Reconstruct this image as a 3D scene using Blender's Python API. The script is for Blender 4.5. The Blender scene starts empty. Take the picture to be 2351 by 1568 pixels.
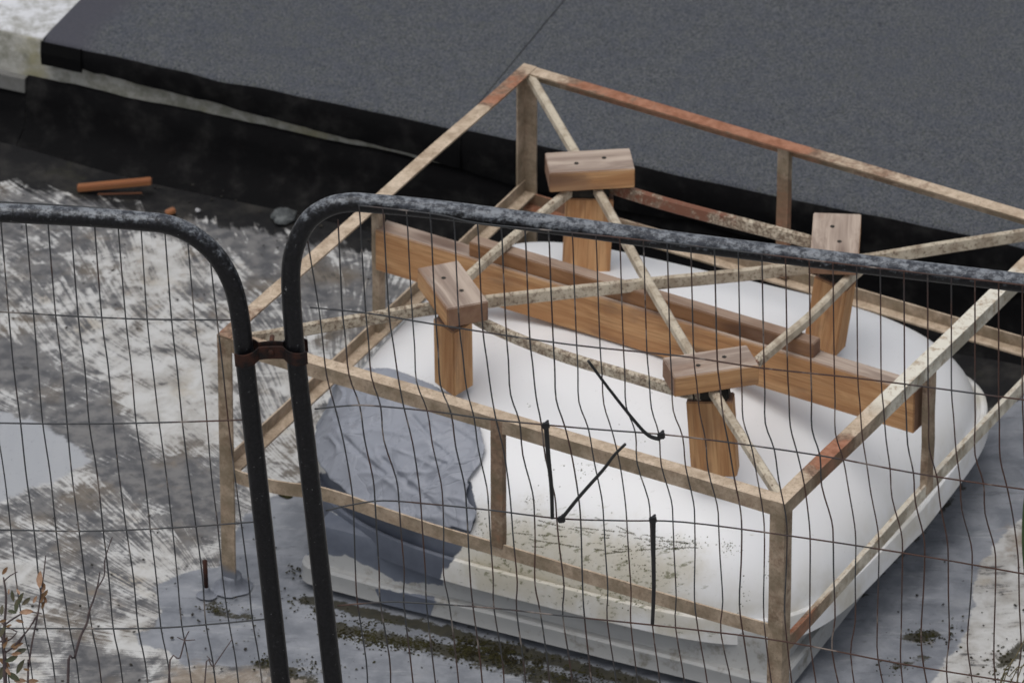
import bpy, bmesh, math, random
import numpy as np
from mathutils import Vector, Matrix, noise as mnoise
random.seed(7)
R = math.radians
scene = bpy.context.scene
COL = scene.collection

# ------------------------------------------------------------------ camera
FPX, PITCH, DIST = 20000.0, R(31.0), 18.2        # focal length in picture widths of 2351, tilt, distance
CAMP = Vector((0, -DIST*math.cos(PITCH), DIST*math.sin(PITCH)))
FW = Vector((0, math.cos(PITCH), -math.sin(PITCH))); RT = Vector((1, 0, 0)); UP = Vector((0, math.sin(PITCH), math.cos(PITCH)))
cd = bpy.data.cameras.new('camera'); cam = bpy.data.objects.new('camera', cd); COL.objects.link(cam)
cam.location = CAMP; cam.rotation_euler = (R(90)-PITCH, 0, 0)
cd.sensor_width = 36; cd.lens = FPX*36/2351; cd.clip_start = .5; cd.clip_end = 500
cd.dof.use_dof = True; cd.dof.focus_distance = 15.7; cd.dof.aperture_fstop = 11
scene.camera = cam

# ------------------------------------------------------------------ light
SUN_EL, SUN_AZ = 74, 215       # azimuth clockwise from +Y
w = bpy.data.worlds.new('World'); scene.world = w; w.use_nodes = True
nt = w.node_tree; nt.nodes.clear()
sky = nt.nodes.new('ShaderNodeTexSky'); sky.sky_type = 'NISHITA'; sky.sun_disc = False
sky.sun_elevation = R(SUN_EL); sky.sun_rotation = R(SUN_AZ); sky.air_density = 1.0; sky.dust_density = 4.0; sky.ozone_density = 1.0
hs = nt.nodes.new('ShaderNodeHueSaturation'); hs.inputs['Saturation'].default_value = .30
bg = nt.nodes.new('ShaderNodeBackground'); bg.inputs['Strength'].default_value = .13
wo = nt.nodes.new('ShaderNodeOutputWorld')
nt.links.new(sky.outputs[0], hs.inputs['Color']); nt.links.new(hs.outputs[0], bg.inputs[0]); nt.links.new(bg.outputs[0], wo.inputs[0])
sd = bpy.data.lights.new('sun', 'SUN'); sun = bpy.data.objects.new('sun', sd); COL.objects.link(sun)
sd.energy = .85; sd.angle = R(38); sd.color = (1, .97, .93)
sdir = Vector((math.sin(R(SUN_AZ))*math.cos(R(SUN_EL)), math.cos(R(SUN_AZ))*math.cos(R(SUN_EL)), math.sin(R(SUN_EL))))
sun.rotation_euler = sdir.to_track_quat('Z', 'Y').to_euler(); sun.location = sdir*20
vs = scene.view_settings; vs.view_transform = 'Standard'; vs.look = 'None'; vs.gamma = 1; vs.use_curve_mapping = False
vs.exposure = -0.04

# ------------------------------------------------------------------ measuring helpers
def ray(x, y): return FW*FPX + RT*(x-1175.5) - UP*(y-784)
def at(x, y, z=0.0):
    v = ray(x, y); return CAMP + v*((z-CAMP.z)/v.z)
def onp(x, y, n, q):
    v = ray(x, y); n = Vector(n); return CAMP + v*((Vector(q)-CAMP).dot(n)/v.dot(n))
def proj(P):
    P = np.asarray(P, float) - np.array(CAMP); d = P @ np.array(FW)
    return 1175.5+FPX*P[:, 0]/d, 784-FPX*(P @ np.array(UP))/d
def lerp(a, b, t): return a+(b-a)*t
def interp(pts, t): return float(np.interp(t, [p[0] for p in pts], [p[1] for p in pts]))

# ------------------------------------------------------------------ object helpers
def tag(o, label=None, cat=None, group=None, kind=None):
    if label: o['label'] = label
    if cat: o['category'] = cat
    if group: o['group'] = group
    if kind: o['kind'] = kind
    return o
def empty(name, loc=(0, 0, 0), **k):
    o = bpy.data.objects.new(name, None); o.empty_display_size = .05; COL.objects.link(o); o.location = loc; return tag(o, **k)
def base(o):
    return Vector(o.location) + (base(o.parent) if o.parent else Vector((0, 0, 0)))
def mk(name, verts, faces, mat, parent=None, smooth=False, attrs=None, origin=None):
    """one mesh object; verts in world coordinates"""
    off = base(parent) if parent else Vector(origin or (0, 0, 0))
    me = bpy.data.meshes.new(name)
    me.from_pydata([tuple(Vector(v)-off) for v in verts], [], faces)
    if smooth: me.polygons.foreach_set('use_smooth', [True]*len(me.polygons))
    for k, v in (attrs or {}).items():
        a = me.attributes.new(k, 'FLOAT', 'POINT'); a.data.foreach_set('value', np.asarray(v, np.float32))
    me.materials.append(mat); me.update()
    o = bpy.data.objects.new(name, me); COL.objects.link(o)
    if parent: o.parent = parent
    else: o.location = off
    return o
def wood_box(name, c, ax, size, mat, parent=None, bev=.0018, seed=0, taper=None):
    """a timber: centre c, ax = 3 axis vectors (long axis first), size along them"""
    bm = bmesh.new(); bmesh.ops.create_cube(bm, size=1)
    for v in bm.verts:
        v.co = Vector((v.co.x*size[0], v.co.y*size[1], v.co.z*size[2]))
    bmesh.ops.bevel(bm, geom=list(bm.edges), offset=bev, segments=2, affect='EDGES')
    rnd = random.Random(seed)
    me = bpy.data.meshes.new(name); bm.to_mesh(me); bm.free(); me.materials.append(mat)
    o = bpy.data.objects.new(name, me); COL.objects.link(o)
    m = Matrix([[ax[0][i], ax[1][i], ax[2][i]] for i in range(3)]).to_4x4()
    loc = Vector(c) - (base(parent) if parent else Vector((0, 0, 0)))
    m.translation = loc
    if parent: o.parent = parent
    o.matrix_basis = m
    return o
def tube(name, pts, r, mat, parent=None, seg=8, attrs=None, radii=None, flat=None):
    pts = [Vector(p) for p in pts]; n = len(pts); V = []; F = []
    t0 = (pts[1]-pts[0]).normalized()
    ref = Vector((0, 0, 1)) if abs(t0.z) < .9 else Vector((0, 1, 0))
    u = t0.cross(ref).normalized()
    for i, p in enumerate(pts):
        t = (pts[min(i+1, n-1)]-pts[max(i-1, 0)]).normalized()
        u = (u - t*u.dot(t)).normalized(); v = t.cross(u)
        rr = radii[i] if radii else r
        for k in range(seg):
            a = 2*math.pi*k/seg
            V.append(p + u*math.cos(a)*rr + v*math.sin(a)*rr*(flat or 1))
    for i in range(n-1):
        for k in range(seg):
            a, b = i*seg+k, i*seg+(k+1) % seg; F.append((a, b, b+seg, a+seg))
    F.append(tuple(range(seg))[::-1]); F.append(tuple((n-1)*seg+k for k in range(seg)))
    at_ = {k: [v for v in vals for _ in range(seg)] for k, vals in (attrs or {}).items()}
    return mk(name, V, F, mat, parent, True, at_)
def sweep(name, p0, p1, prof, X, Y, mat, parent=None, n=20, rust=0.3, wob=.0012, pts=None, seed=0):
    """sweep the closed profile (list of (x,y) along vectors X, Y) from p0 to p1"""
    P = [Vector(q) for q in pts] if pts else [Vector(p0).lerp(Vector(p1), i/n) for i in range(n+1)]
    V = []; F = []; A = []; m = len(prof); rnd = random.Random(seed)
    for i, p in enumerate(P):
        t = i/(len(P)-1)
        w = Vector((mnoise.noise((t*4, seed, 0)), mnoise.noise((t*4, seed, 5)), mnoise.noise((t*4, seed, 9))))*wob
        if i in (0, len(P)-1): w *= 0
        rv = interp(rust, t) if isinstance(rust, list) else rust
        for a, b in prof: V.append(p+w+X*a+Y*b); A.append(rv)
    for i in range(len(P)-1):
        for k in range(m):
            a, b = i*m+k, i*m+(k+1) % m; F.append((a, b, b+m, a+m))
    F.append(tuple(range(m))[::-1]); F.append(tuple((len(P)-1)*m+k for k in range(m)))
    o = mk(name, V, F, mat, parent, False, {'rust': A})
    bm = bmesh.new(); bm.from_mesh(o.data); bmesh.ops.recalc_face_normals(bm, faces=bm.faces); bm.to_mesh(o.data); bm.free()
    return o
def L(a=.031, t=.004): return [(0, 0), (a, 0), (a, t), (t, t), (t, a), (0, a)]
def catmull(pts, k=6):
    P = [Vector(p) for p in pts]; out = []
    for i in range(len(P)-1):
        a = P[max(i-1, 0)]; b = P[i]; c = P[i+1]; d = P[min(i+2, len(P)-1)]
        for j in range(k):
            t = j/k
            out.append(.5*((2*b)+(c-a)*t+(2*a-5*b+4*c-d)*t*t+(3*b-a-3*c+d)*t**3))
    out.append(P[-1]); return out

# ------------------------------------------------------------------ materials
class N:
    def __init__(s, name):
        s.m = bpy.data.materials.new(name); s.m.use_nodes = True; s.t = s.m.node_tree; s.t.nodes.clear()
        s.out = s.t.nodes.new('ShaderNodeOutputMaterial'); s.b = s.t.nodes.new('ShaderNodeBsdfPrincipled')
        s.t.links.new(s.b.outputs[0], s.out.inputs[0])
        s.tc = s.t.nodes.new('ShaderNodeTexCoord'); s.obj = s.tc.outputs['Object']
        s.geo = s.t.nodes.new('ShaderNodeNewGeometry'); s.pos = s.geo.outputs['Position']
    def put(s, inp, v):
        if isinstance(v, bpy.types.NodeSocket): s.t.links.new(v, inp)
        elif isinstance(v, (tuple, list)) and len(v) == 3 and inp.type == 'RGBA': inp.default_value = (*v, 1)
        else: inp.default_value = v
    def math(s, op, a, b=0.0, c=0.0, clamp=False):
        n = s.t.nodes.new('ShaderNodeMath'); n.operation = op; n.use_clamp = clamp
        for i, v in enumerate((a, b, c)): s.put(n.inputs[i], v)
        return n.outputs[0]
    def scl(s, vec, sc, loc=(0, 0, 0), rot=(0, 0, 0)):
        n = s.t.nodes.new('ShaderNodeMapping'); s.put(n.inputs['Vector'], vec)
        n.inputs['Scale'].default_value = sc; n.inputs['Location'].default_value = loc; n.inputs['Rotation'].default_value = rot
        return n.outputs[0]
    def noise(s, vec, sc=5, det=4, ro=.55, dist=0.0):
        n = s.t.nodes.new('ShaderNodeTexNoise'); s.put(n.inputs['Vector'], vec)
        n.inputs['Scale'].default_value = sc; n.inputs['Detail'].default_value = det; n.inputs['Roughness'].default_value = ro; n.inputs['Distortion'].default_value = dist
        return n.outputs[0]
    def vor(s, vec, sc=5, feat='F1', rnd=1):
        n = s.t.nodes.new('ShaderNodeTexVoronoi'); n.feature = feat; s.put(n.inputs['Vector'], vec); n.inputs['Scale'].default_value = sc
        n.inputs['Randomness'].default_value = rnd; return n.outputs['Distance']
    def step(s, v, a, b):
        n = s.t.nodes.new('ShaderNodeMapRange'); n.interpolation_type = 'SMOOTHSTEP'; s.put(n.inputs[0], v)
        s.put(n.inputs[1], a); s.put(n.inputs[2], b); return n.outputs[0]
    def mix(s, f, a, b, mode='MIX'):
        n = s.t.nodes.new('ShaderNodeMix'); n.data_type = 'RGBA'; n.blend_type = mode
        s.put(n.inputs[0], f); s.put(n.inputs[6], a); s.put(n.inputs[7], b); return n.outputs[2]
    def attr(s, name, vec=False):
        n = s.t.nodes.new('ShaderNodeAttribute'); n.attribute_name = name; return n.outputs['Vector' if vec else 'Fac']
    def sep(s, vec):
        n = s.t.nodes.new('ShaderNodeSeparateXYZ'); s.put(n.inputs[0], vec); return n.outputs
    def rnd(s):
        n = s.t.nodes.new('ShaderNodeObjectInfo'); return n.outputs['Random']
    def add(s, a, b, op='ADD'):
        n = s.t.nodes.new('ShaderNodeVectorMath'); n.operation = op; s.put(n.inputs[0], a); s.put(n.inputs[1], b); return n.outputs[0]
    def fin(s, col, rough=.8, bump=None, bs=.3, bd=.002, spec=.5, metal=0.0):
        s.put(s.b.inputs['Base Color'], col); s.put(s.b.inputs['Roughness'], rough)
        s.b.inputs['Specular IOR Level'].default_value = spec; s.b.inputs['Metallic'].default_value = metal
        if bump is not None:
            n = s.t.nodes.new('ShaderNodeBump'); s.put(n.inputs['Height'], bump); n.inputs['Strength'].default_value = bs; n.inputs['Distance'].default_value = bd
            s.t.links.new(n.outputs[0], s.b.inputs['Normal'])
        return s.m

def m_ground():
    s = N('painted_roof_membrane'); P = s.pos
    nA = s.noise(s.scl(s.attr('fan1', True), (1, 1, 1)), 1, 6, .66, .45)
    nB = s.noise(s.scl(s.attr('fan2', True), (1, 1, 1)), 1, 5, .62, .2)
    f2 = s.step(s.math('ADD', s.attr('f2'), s.math('MULTIPLY', s.math('SUBTRACT', s.noise(P, 9, 3), .5), .8)), .4, .6)
    st = s.mix(f2, nA, nB)
    blot = s.noise(P, 16, 6, .65, .5); fine = s.noise(P, 75, 4, .7)
    big = s.noise(P, 3.2, 3, .5)
    lvl = s.math('ADD', s.math('MULTIPLY_ADD', s.math('SUBTRACT', st, .5), .78, .5), s.math('MULTIPLY', s.math('SUBTRACT', blot, .5), .8))
    lvl = s.math('ADD', lvl, s.math('MULTIPLY', s.math('SUBTRACT', fine, .5), .30))
    lvl = s.math('ADD', lvl, s.math('MULTIPLY', s.math('SUBTRACT', big, .5), .25))
    # white where level below coverage
    cov = s.math('MULTIPLY_ADD', s.attr('white'), .46, .25)
    isw = s.step(s.math('SUBTRACT', cov, lvl), -.07, .09)
    white = s.mix(s.step(blot, .35, .7), (.52, .52, .51), (.33, .315, .29))
    white = s.mix(s.math('MULTIPLY', s.step(s.noise(P, 7, 5, .6), .55, .72), .6), white, (.36, .30, .21))
    dk = s.mix(s.step(s.noise(P, 30, 4), .35, .65), (.085, .086, .092), (.175, .172, .17))
    dk = s.mix(s.math('MULTIPLY', s.step(s.noise(P, 6, 4), .5, .68), .55), dk, (.15, .115, .075))
    c = s.mix(isw, dk, white)
    c = s.mix(s.math('MULTIPLY', s.step(lvl, .62, .78), .6), c, (.04, .038, .036))
    # plain black bitumen
    blk = s.mix(s.step(s.noise(P, 12, 6, .65), .42, .75), (.007, .007, .008), (.035, .033, .03))
    blk = s.mix(s.math('MULTIPLY', s.step(s.noise(P, 9, 5), .6, .75), .5), blk, (.03, .03, .015))
    bm_ = s.step(s.math('ADD', s.attr('black'), s.math('MULTIPLY', s.math('SUBTRACT', s.mix(.5, st, blot), .5), 1.5)), .42, .62)
    c = s.mix(bm_, c, blk)
    # blue grey paint
    bl = s.mix(s.step(s.noise(P, 14, 5, .6, .4), .3, .7), (.155, .167, .190), (.265, .278, .305))
    bl = s.mix(s.math('MULTIPLY', s.step(s.noise(s.scl(P, (1, 1, 1), rot=(0, 0, .4)), 4, 6, .7), .55, .75), .5), bl, (.34, .34, .325))
    bmask = s.step(s.math('ADD', s.attr('blue'), s.math('MULTIPLY', s.math('SUBTRACT', s.noise(P, 18, 5, .65), .5), .9)), .45, .56)
    scf = s.noise(s.scl(P, (9, 42, 9), rot=(0, 0, .5)), 1, 6, .75)
    bl = s.mix(s.math('MULTIPLY', s.step(scf, .54, .70), .7), bl, (.36, .37, .38))
    bl = s.mix(s.math('MULTIPLY', s.step(scf, .44, .34), .55), bl, (.085, .09, .105))
    c = s.mix(bmask, c, bl)
    # light patch
    lb = s.step(s.math('ADD', s.attr('light'), s.math('MULTIPLY', s.math('SUBTRACT', s.noise(P, 24, 6, .7), .5), .9)), .44, .60)
    c = s.mix(lb, c, s.mix(s.noise(s.scl(P, (20, 3, 1), rot=(0, 0, .4)), 1, 4), (.31, .325, .35), (.385, .395, .41)))
    # tan dust and dark spots
    tn = s.math('MULTIPLY', s.step(s.math('ADD', s.attr('tan'), s.math('MULTIPLY', s.math('SUBTRACT', s.noise(P, 22, 6, .7), .5), 1.1)), .42, .75), .75)
    c = s.mix(tn, c, (.24, .19, .14))
    c = s.mix(s.math('MULTIPLY', s.step(s.vor(s.add(P, s.noise(P, 30)), 26), .13, .06), .8), c, (.03, .03, .03))
    moss_sh = s.math('MULTIPLY', s.step(s.math('ADD', s.attr('moss_shade'), s.math('MULTIPLY', s.math('SUBTRACT', s.noise(P, 26, 7, .8), .5), 2.6)), .60, .78), .92)  # moss mask, also carries the painted contact shade at the kerb foot
    c = s.mix(moss_sh, c, s.mix(s.noise(P, 60), (.007, .007, .007), (.055, .048, .020)))
    h = s.math('ADD', s.math('MULTIPLY', s.math('SUBTRACT', 1.0, lvl), .6), fine)
    return s.fin(c, .62, h, .5, .003, .35)
def m_felt():
    s = N('mineral_felt'); P = s.pos
    n = s.noise(P, 230, 4, .9); n2 = s.noise(P, 120, 4, .75); n3 = s.noise(P, 18, 5, .65)
    c = s.mix(s.step(n, .40, .60), (.024, .028, .036), (.128, .133, .142))
    c = s.mix(s.math('MULTIPLY', s.step(n2, .5, .62), .5), c, (.090, .098, .082))
    c = s.mix(s.math('MULTIPLY', s.step(n3, .38, .68), .3), c, (.052, .060, .085))
    c = s.mix(s.math('MULTIPLY', s.attr('smooth'), .85), c, (.062, .062, .076))
    c = s.mix(s.step(s.vor(P, 9), .022, .012), c, (.3, .28, .12))
    return s.fin(c, .9, n, .25, .001, .2)
def m_bitumen():
    s = N('black_bitumen'); P = s.pos
    c = s.mix(s.step(s.noise(P, 14, 6, .65), .45, .8), (.005, .005, .0055), (.022, .0215, .021))
    return s.fin(c, .85, s.noise(P, 40, 5), .5, .004, .08)
def m_concrete():
    s = N('weathered_concrete'); P = s.pos
    zz = s.sep(s.geo.outputs['Normal'])[2]; up = s.step(zz, .5, .8)
    top = s.mix(s.step(s.noise(P, 22, 6, .7), .38, .62), (.62, .63, .65), (.33, .33, .31))
    side = s.mix(s.step(s.noise(P, 26, 6, .7), .35, .65), (.20, .20, .165), (.38, .375, .345))
    side = s.mix(s.math('MULTIPLY', s.step(s.noise(P, 7, 4), .5, .65), .7), side, (.27, .25, .14))
    return s.fin(s.mix(up, side, top), .9, s.noise(P, 60, 6, .7), .6, .004, .2)
def m_dome():
    s = N('white_acrylic_dome'); P = s.pos; z = s.sep(P)[2]
    n = s.noise(P, 5, 4)
    c = s.mix(n, (.755, .765, .785), (.80, .805, .81))
    low = s.step(z, .26, .12)
    c = s.mix(s.math('MULTIPLY', low, s.step(s.noise(P, 9, 5, .6), .35, .7)), c, (.58, .55, .48))
    sc_ = s.noise(s.scl(P, (14, 90, 60), rot=(0, 0, .7)), 1, 5, .7)
    c = s.mix(s.math('MULTIPLY', s.step(sc_, .66, .74), s.math('MULTIPLY', s.step(z, .4, .3), .6)), c, (.42, .40, .32))
    c = s.mix(s.math('MULTIPLY', s.step(s.vor(s.add(P, s.noise(P, 40)), 30), .10, .04), s.step(s.noise(P, 6, 2), .45, .6)), c, (.10, .10, .05))
    dr = s.attr('dirt')
    c = s.mix(s.math('MULTIPLY', s.step(s.math('ADD', dr, s.math('MULTIPLY', s.math('SUBTRACT', s.noise(P, 14, 6, .7), .5), 1.2)), .3, 1.1), .8), c, (.50, .46, .36))
    fs = s.noise(s.scl(P, (30, 130, 90), rot=(0, 0, -.5)), 1, 5, .7)
    c = s.mix(s.math('MULTIPLY', s.step(s.math('ADD', fs, s.math('MULTIPLY', dr, .12)), .66, .74), s.math('MINIMUM', s.math('MULTIPLY_ADD', dr, .8, .1), .8)), c, (.13, .13, .06))
    gr = s.attr('grey')
    c = s.mix(s.step(s.math('ADD', gr, s.math('MULTIPLY', s.math('SUBTRACT', s.noise(P, 22, 5), .5), .8)), .45, .55), c, s.mix(s.noise(P, 24, 5, .7), (.055, .065, .088), (.13, .145, .185)))
    return s.fin(c, .42, s.noise(P, 35, 3), .1, .002, .4)
def m_kerb():
    s = N('pvc_kerb'); P = s.pos
    c = s.mix(s.noise(P, 12, 5), (.30, .305, .31), (.42, .42, .405))
    c = s.mix(s.math('MULTIPLY', s.step(s.noise(P, 20, 6, .7), .52, .7), .8), c, (.15, .135, .10))
    x = s.attr('grey')
    c = s.mix(s.step(s.math('ADD', x, s.math('MULTIPLY', s.math('SUBTRACT', s.noise(P, 14, 5, .6), .5), 1.3)), .45, .52), c, s.mix(s.noise(P, 24, 5, .7), (.07, .08, .11), (.15, .17, .21)))
    return s.fin(c, .55, s.noise(P, 50, 4), .25, .002, .4)
def m_patch():
    s = N('blue_grey_membrane'); P = s.pos
    c = s.mix(s.noise(P, 9, 5, .6, .5), (.245, .262, .305), (.34, .36, .41))
    c = s.mix(s.math('MULTIPLY', s.step(s.noise(P, 30, 6, .7), .55, .7), .4), c, (.12, .125, .14))
    rg = s.math('ABSOLUTE', s.math('SUBTRACT', s.noise(P, 9, 3, .5, 1.2), .5))
    cr = s.step(rg, .0, .035)
    return s.fin(c, .5, s.math('ADD', s.math('MULTIPLY', cr, .6), s.noise(P, 20, 4)), .5, .004, .4)
def m_steel():
    s = N('rusty_painted_angle'); P = s.pos; r = s.attr('rust')
    n1 = s.noise(P, 26, 6, .7); f1 = s.math('SUBTRACT', n1, .5)
    cream = s.mix(s.step(s.noise(P, 30, 6, .7), .34, .68), (.60, .485, .365), (.38, .29, .205))
    cream = s.mix(s.math('MULTIPLY', s.step(s.noise(P, 170, 4, .8), .50, .68), .6), cream, (.17, .12, .08))
    white = s.mix(s.step(s.noise(P, 60, 5, .75), .50, .64), (.68, .65, .56), (.42, .34, .25))
    cream = s.mix(s.step(s.math('MULTIPLY', r, -1.0), .0, .5), cream, white)
    brown = s.mix(s.step(s.noise(P, 90, 5, .75), .38, .62), (.15, .095, .066), (.31, .205, .14))
    ru = s.mix(s.step(s.noise(P, 50, 6, .7), .35, .65), (.25, .105, .058), (.38, .185, .115))
    c = s.mix(s.step(s.math('ADD', r, f1), .28, .50), cream, brown)
    c = s.mix(s.step(s.math('ADD', r, s.math('MULTIPLY', f1, 1.3)), .56, .76), c, ru)
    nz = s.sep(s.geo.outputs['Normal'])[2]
    side_brown = s.math('MULTIPLY', s.step(nz, .5, -.2), s.step(s.noise(P, 14, 5, .65), .36, .62))  # vertical and downward faces turn darker brown in patches
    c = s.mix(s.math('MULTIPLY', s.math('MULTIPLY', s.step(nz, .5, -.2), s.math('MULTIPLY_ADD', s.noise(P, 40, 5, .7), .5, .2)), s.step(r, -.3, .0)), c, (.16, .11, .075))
    c = s.mix(s.math('MULTIPLY', side_brown, .75), c, (.13, .105, .065))
    c = s.mix(s.step(s.math('ADD', s.sep(P)[2], s.math('MULTIPLY', s.noise(P, 25, 3), .05)), .085, .06), c, (.15, .16, .185))
    return s.fin(c, .8, s.noise(P, 120, 5, .75), .6, .0015, .3)
def m_bar():
    s = N('speckled_cream_bar'); P = s.pos; r = s.attr('rust')
    c = s.mix(s.step(s.noise(P, 30, 5, .65), .38, .66), (.55, .485, .38), (.36, .295, .22))
    sp = s.step(s.math('ADD', s.noise(P, 120, 4, .8), s.math('MULTIPLY', r, .22)), .55, .66)
    c = s.mix(s.math('MULTIPLY', sp, .75), c, (.12, .08, .055))
    rr = s.step(s.math('ADD', r, s.math('MULTIPLY', s.math('SUBTRACT', s.noise(P, 28, 5, .7), .5), 1.2)), .62, .8)
    c = s.mix(rr, c, (.19, .085, .055))
    return s.fin(c, .8, s.noise(P, 110, 5, .75), .6, .0015, .3)
def m_wood(name, side_a, side_b, top_a, top_b):
    s = N(name); O = s.obj
    O2 = s.add(O, s.add((7.3, 3.1, 5.7), s.rnd(), 'MULTIPLY'))
    warp = s.noise(s.scl(O2, (2.2, 9, 9)), 1, 2)
    rings = s.noise(s.add(s.scl(O2, (1.1, 45, 45)), s.math('MULTIPLY', warp, 5.0)), 1, 5, .6)
    fine = s.noise(s.scl(O2, (6, 260, 260)), 1, 3, .7)
    side = s.mix(s.step(rings, .33, .66), side_a, side_b)
    side = s.mix(s.math('MULTIPLY', s.step(fine, .46, .68), .45), side, (.22, .10, .04))
    top = s.mix(s.step(rings, .35, .65), top_a, top_b)
    top = s.mix(s.math('MULTIPLY', s.step(fine, .45, .75), .4), top, (.15, .10, .08))
    kn = s.vor(s.scl(O2, (3.2, 14, 14)), 1)
    k = s.step(kn, .36, .16)
    nz = s.sep(s.geo.outputs['Normal'])[2]; up = s.step(s.math('ADD', nz, s.math('MULTIPLY', s.math('SUBTRACT', s.noise(O2, 18, 4), .5), .5)), .5, .75)
    c = s.mix(up, side, top)
    ex = s.math('ABSOLUTE', s.sep(s.tc.outputs['Normal'])[0])
    c = s.mix(s.math('MULTIPLY', s.step(ex, .75, .9), .8), c, s.mix(s.noise(O2, 60, 4), (.13, .065, .045), (.25, .16, .12)))
    c = s.mix(s.math('MULTIPLY', k, .75), c, (.075, .035, .022))
    st = s.math('MULTIPLY', s.step(s.noise(s.scl(O2, (5, 16, 16)), 1, 5, .65), .50, .70), .6)
    c = s.mix(st, c, (.22, .13, .085))
    return s.fin(c, .7, s.math('ADD', rings, fine), .35, .0015, .3)
def m_pipe():
    s = N('weathered_black_pipe'); P = s.pos
    nz = s.sep(s.geo.outputs['Normal'])[2]
    wh = s.step(s.math('ADD', s.math('ADD', nz, s.math('MULTIPLY', s.attr('dust'), .34)), s.math('MULTIPLY', s.math('SUBTRACT', s.noise(P, 75, 6, .8), .5), 2.6)), .30, .95)
    c = s.mix(s.step(s.noise(P, 150, 3, .7), .40, .60), (.004, .004, .005), (.009, .009, .011))
    c = s.mix(s.math('MULTIPLY', wh, .85), c, s.mix(s.step(s.noise(s.scl(P, (1, 1, 2.2)), 48, 6, .8), .42, .60), (.045, .05, .062), (.26, .28, .305)))
    sp = s.step(s.noise(P, 120, 3, .8), .66, .72)
    c = s.mix(s.math('MULTIPLY', sp, .6), c, (.35, .35, .36))
    return s.fin(c, .38, s.noise(P, 130, 4, .7), .6, .0012, .30)
def m_wire():
    s = N('fence_wire'); P = s.pos; r = s.rnd()
    c = s.mix(s.step(s.math('ADD', s.noise(P, 7, 3), s.math('MULTIPLY', s.sep(P)[0], .16)), .46, .62), (.045, .048, .052), (.075, .036, .026))
    c = s.mix(s.math('MULTIPLY', s.step(s.noise(P, 22, 3), .58, .68), .7), c, (.28, .24, .21))
    c = s.mix(s.math('MULTIPLY', s.step(s.noise(P, 200, 2), .5, .7), .3), c, (.02, .02, .02))
    return s.fin(c, .55, None, spec=.5, metal=.2)
def m_plain(name, col, rough=.6, var=None, sc=40, spec=.4, metal=0):
    s = N(name); P = s.pos
    c = s.mix(s.step(s.noise(P, sc, 4, .65), .35, .65), col, var or tuple(x*.6 for x in col))
    return s.fin(c, rough, s.noise(P, sc*2, 3), .3, .001, spec, metal)

G = m_ground(); FELT = m_felt(); BIT = m_bitumen(); CONC = m_concrete(); DOME = m_dome(); KERB = m_kerb(); PATCH = m_patch()
STEEL = m_steel(); BAR = m_bar(); PIPE = m_pipe(); WIRE = m_wire()
WOOD = m_wood('orange_softwood', (.58, .345, .17), (.42, .215, .095), (.48, .39, .32), (.28, .215, .175))
WOOD2 = m_wood('brown_softwood', (.33, .18, .088), (.215, .105, .048), (.36, .265, .20), (.24, .165, .12))
PLASTIC = m_plain('black_nylon', (.008, .008, .009), .35, (.014, .014, .015), spec=.5)
RUST = m_plain('dark_rust', (.045, .018, .012), .75, (.012, .010, .010), 45, .2)
RUSTB = m_plain('brown_rust', (.14, .055, .03), .8, (.09, .045, .03), 60)
RUBBER = m_plain('black_packer', (.012, .011, .01), .85, (.03, .026, .02), 60)
MOSS = m_plain('olive_moss', (.085, .082, .030), .95, (.045, .048, .018), 30, .1)
MOSSD = m_plain('brown_moss', (.020, .017, .009), .95, (.042, .040, .016), 30, .1)
BARK = m_plain('twig_bark', (.075, .060, .065), .85, (.12, .09, .085), 60, .2)
SEAL = m_plain('grey_sealant', (.14, .15, .175), .6, (.21, .225, .26), 30)
LEAFG = m_plain('green_leaf', (.050, .060, .030), .45, (.085, .07, .04), 50, .4)
LEAFO = m_plain('tan_leaf', (.38, .24, .16), .6, (.24, .14, .08), 50, .3)
LEAFB = m_plain('brown_leaf', (.14, .07, .035), .6, (.20, .12, .055), 50, .3)

# ------------------------------------------------------------------ ground sheet
def sdist(px, py, poly):
    """signed distance (inside positive) to polygon, numpy"""
    d = np.full(px.shape, 1e9); ins = np.zeros(px.shape, bool); n = len(poly)
    for i in range(n):
        ax, ay = poly[i]; bx, by = poly[(i+1) % n]
        ex, ey = bx-ax, by-ay; wx, wy = px-ax, py-ay
        t = np.clip((wx*ex+wy*ey)/(ex*ex+ey*ey+1e-12), 0, 1)
        d = np.minimum(d, np.hypot(wx-ex*t, wy-ey*t))
        c = ((ay > py) != (by > py)) & (px < (bx-ax)*(py-ay)/((by-ay) if by != ay else 1e-9)+ax); ins ^= c
    return np.where(ins, d, -d)
def gpoly(pts): return [(p.x, p.y) for p in (at(x, y, 0) for x, y in pts)]
xs = np.concatenate([[-60, -30, -15, -8, -5, -3.5, -2.6, -2.1], np.arange(-1.8, 1.9, .0125), [2.2, 2.8, 4, 6, 10, 20, 60]])
ys = np.concatenate([[-60, -30, -12, -7, -5, -4, -3.2], np.arange(-2.8, 1.5, .0125), [1.8, 2.4, 4, 8, 20, 60]])
X, Y = np.meshgrid(xs, ys); X = X.ravel(); Y = Y.ravel(); nx, ny = len(xs), len(ys)
def soft(poly, w): return np.clip(.5+sdist(X, Y, gpoly(poly))/w, 0, 1)
def seg_d(ax, ay, bx, by): 
    ex, ey = bx-ax, by-ay; wx, wy = X-ax, Y-ay
    t = np.clip((wx*ex+wy*ey)/(ex*ex+ey*ey), 0, 1); return np.hypot(wx-ex*t, wy-ey*t)
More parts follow.
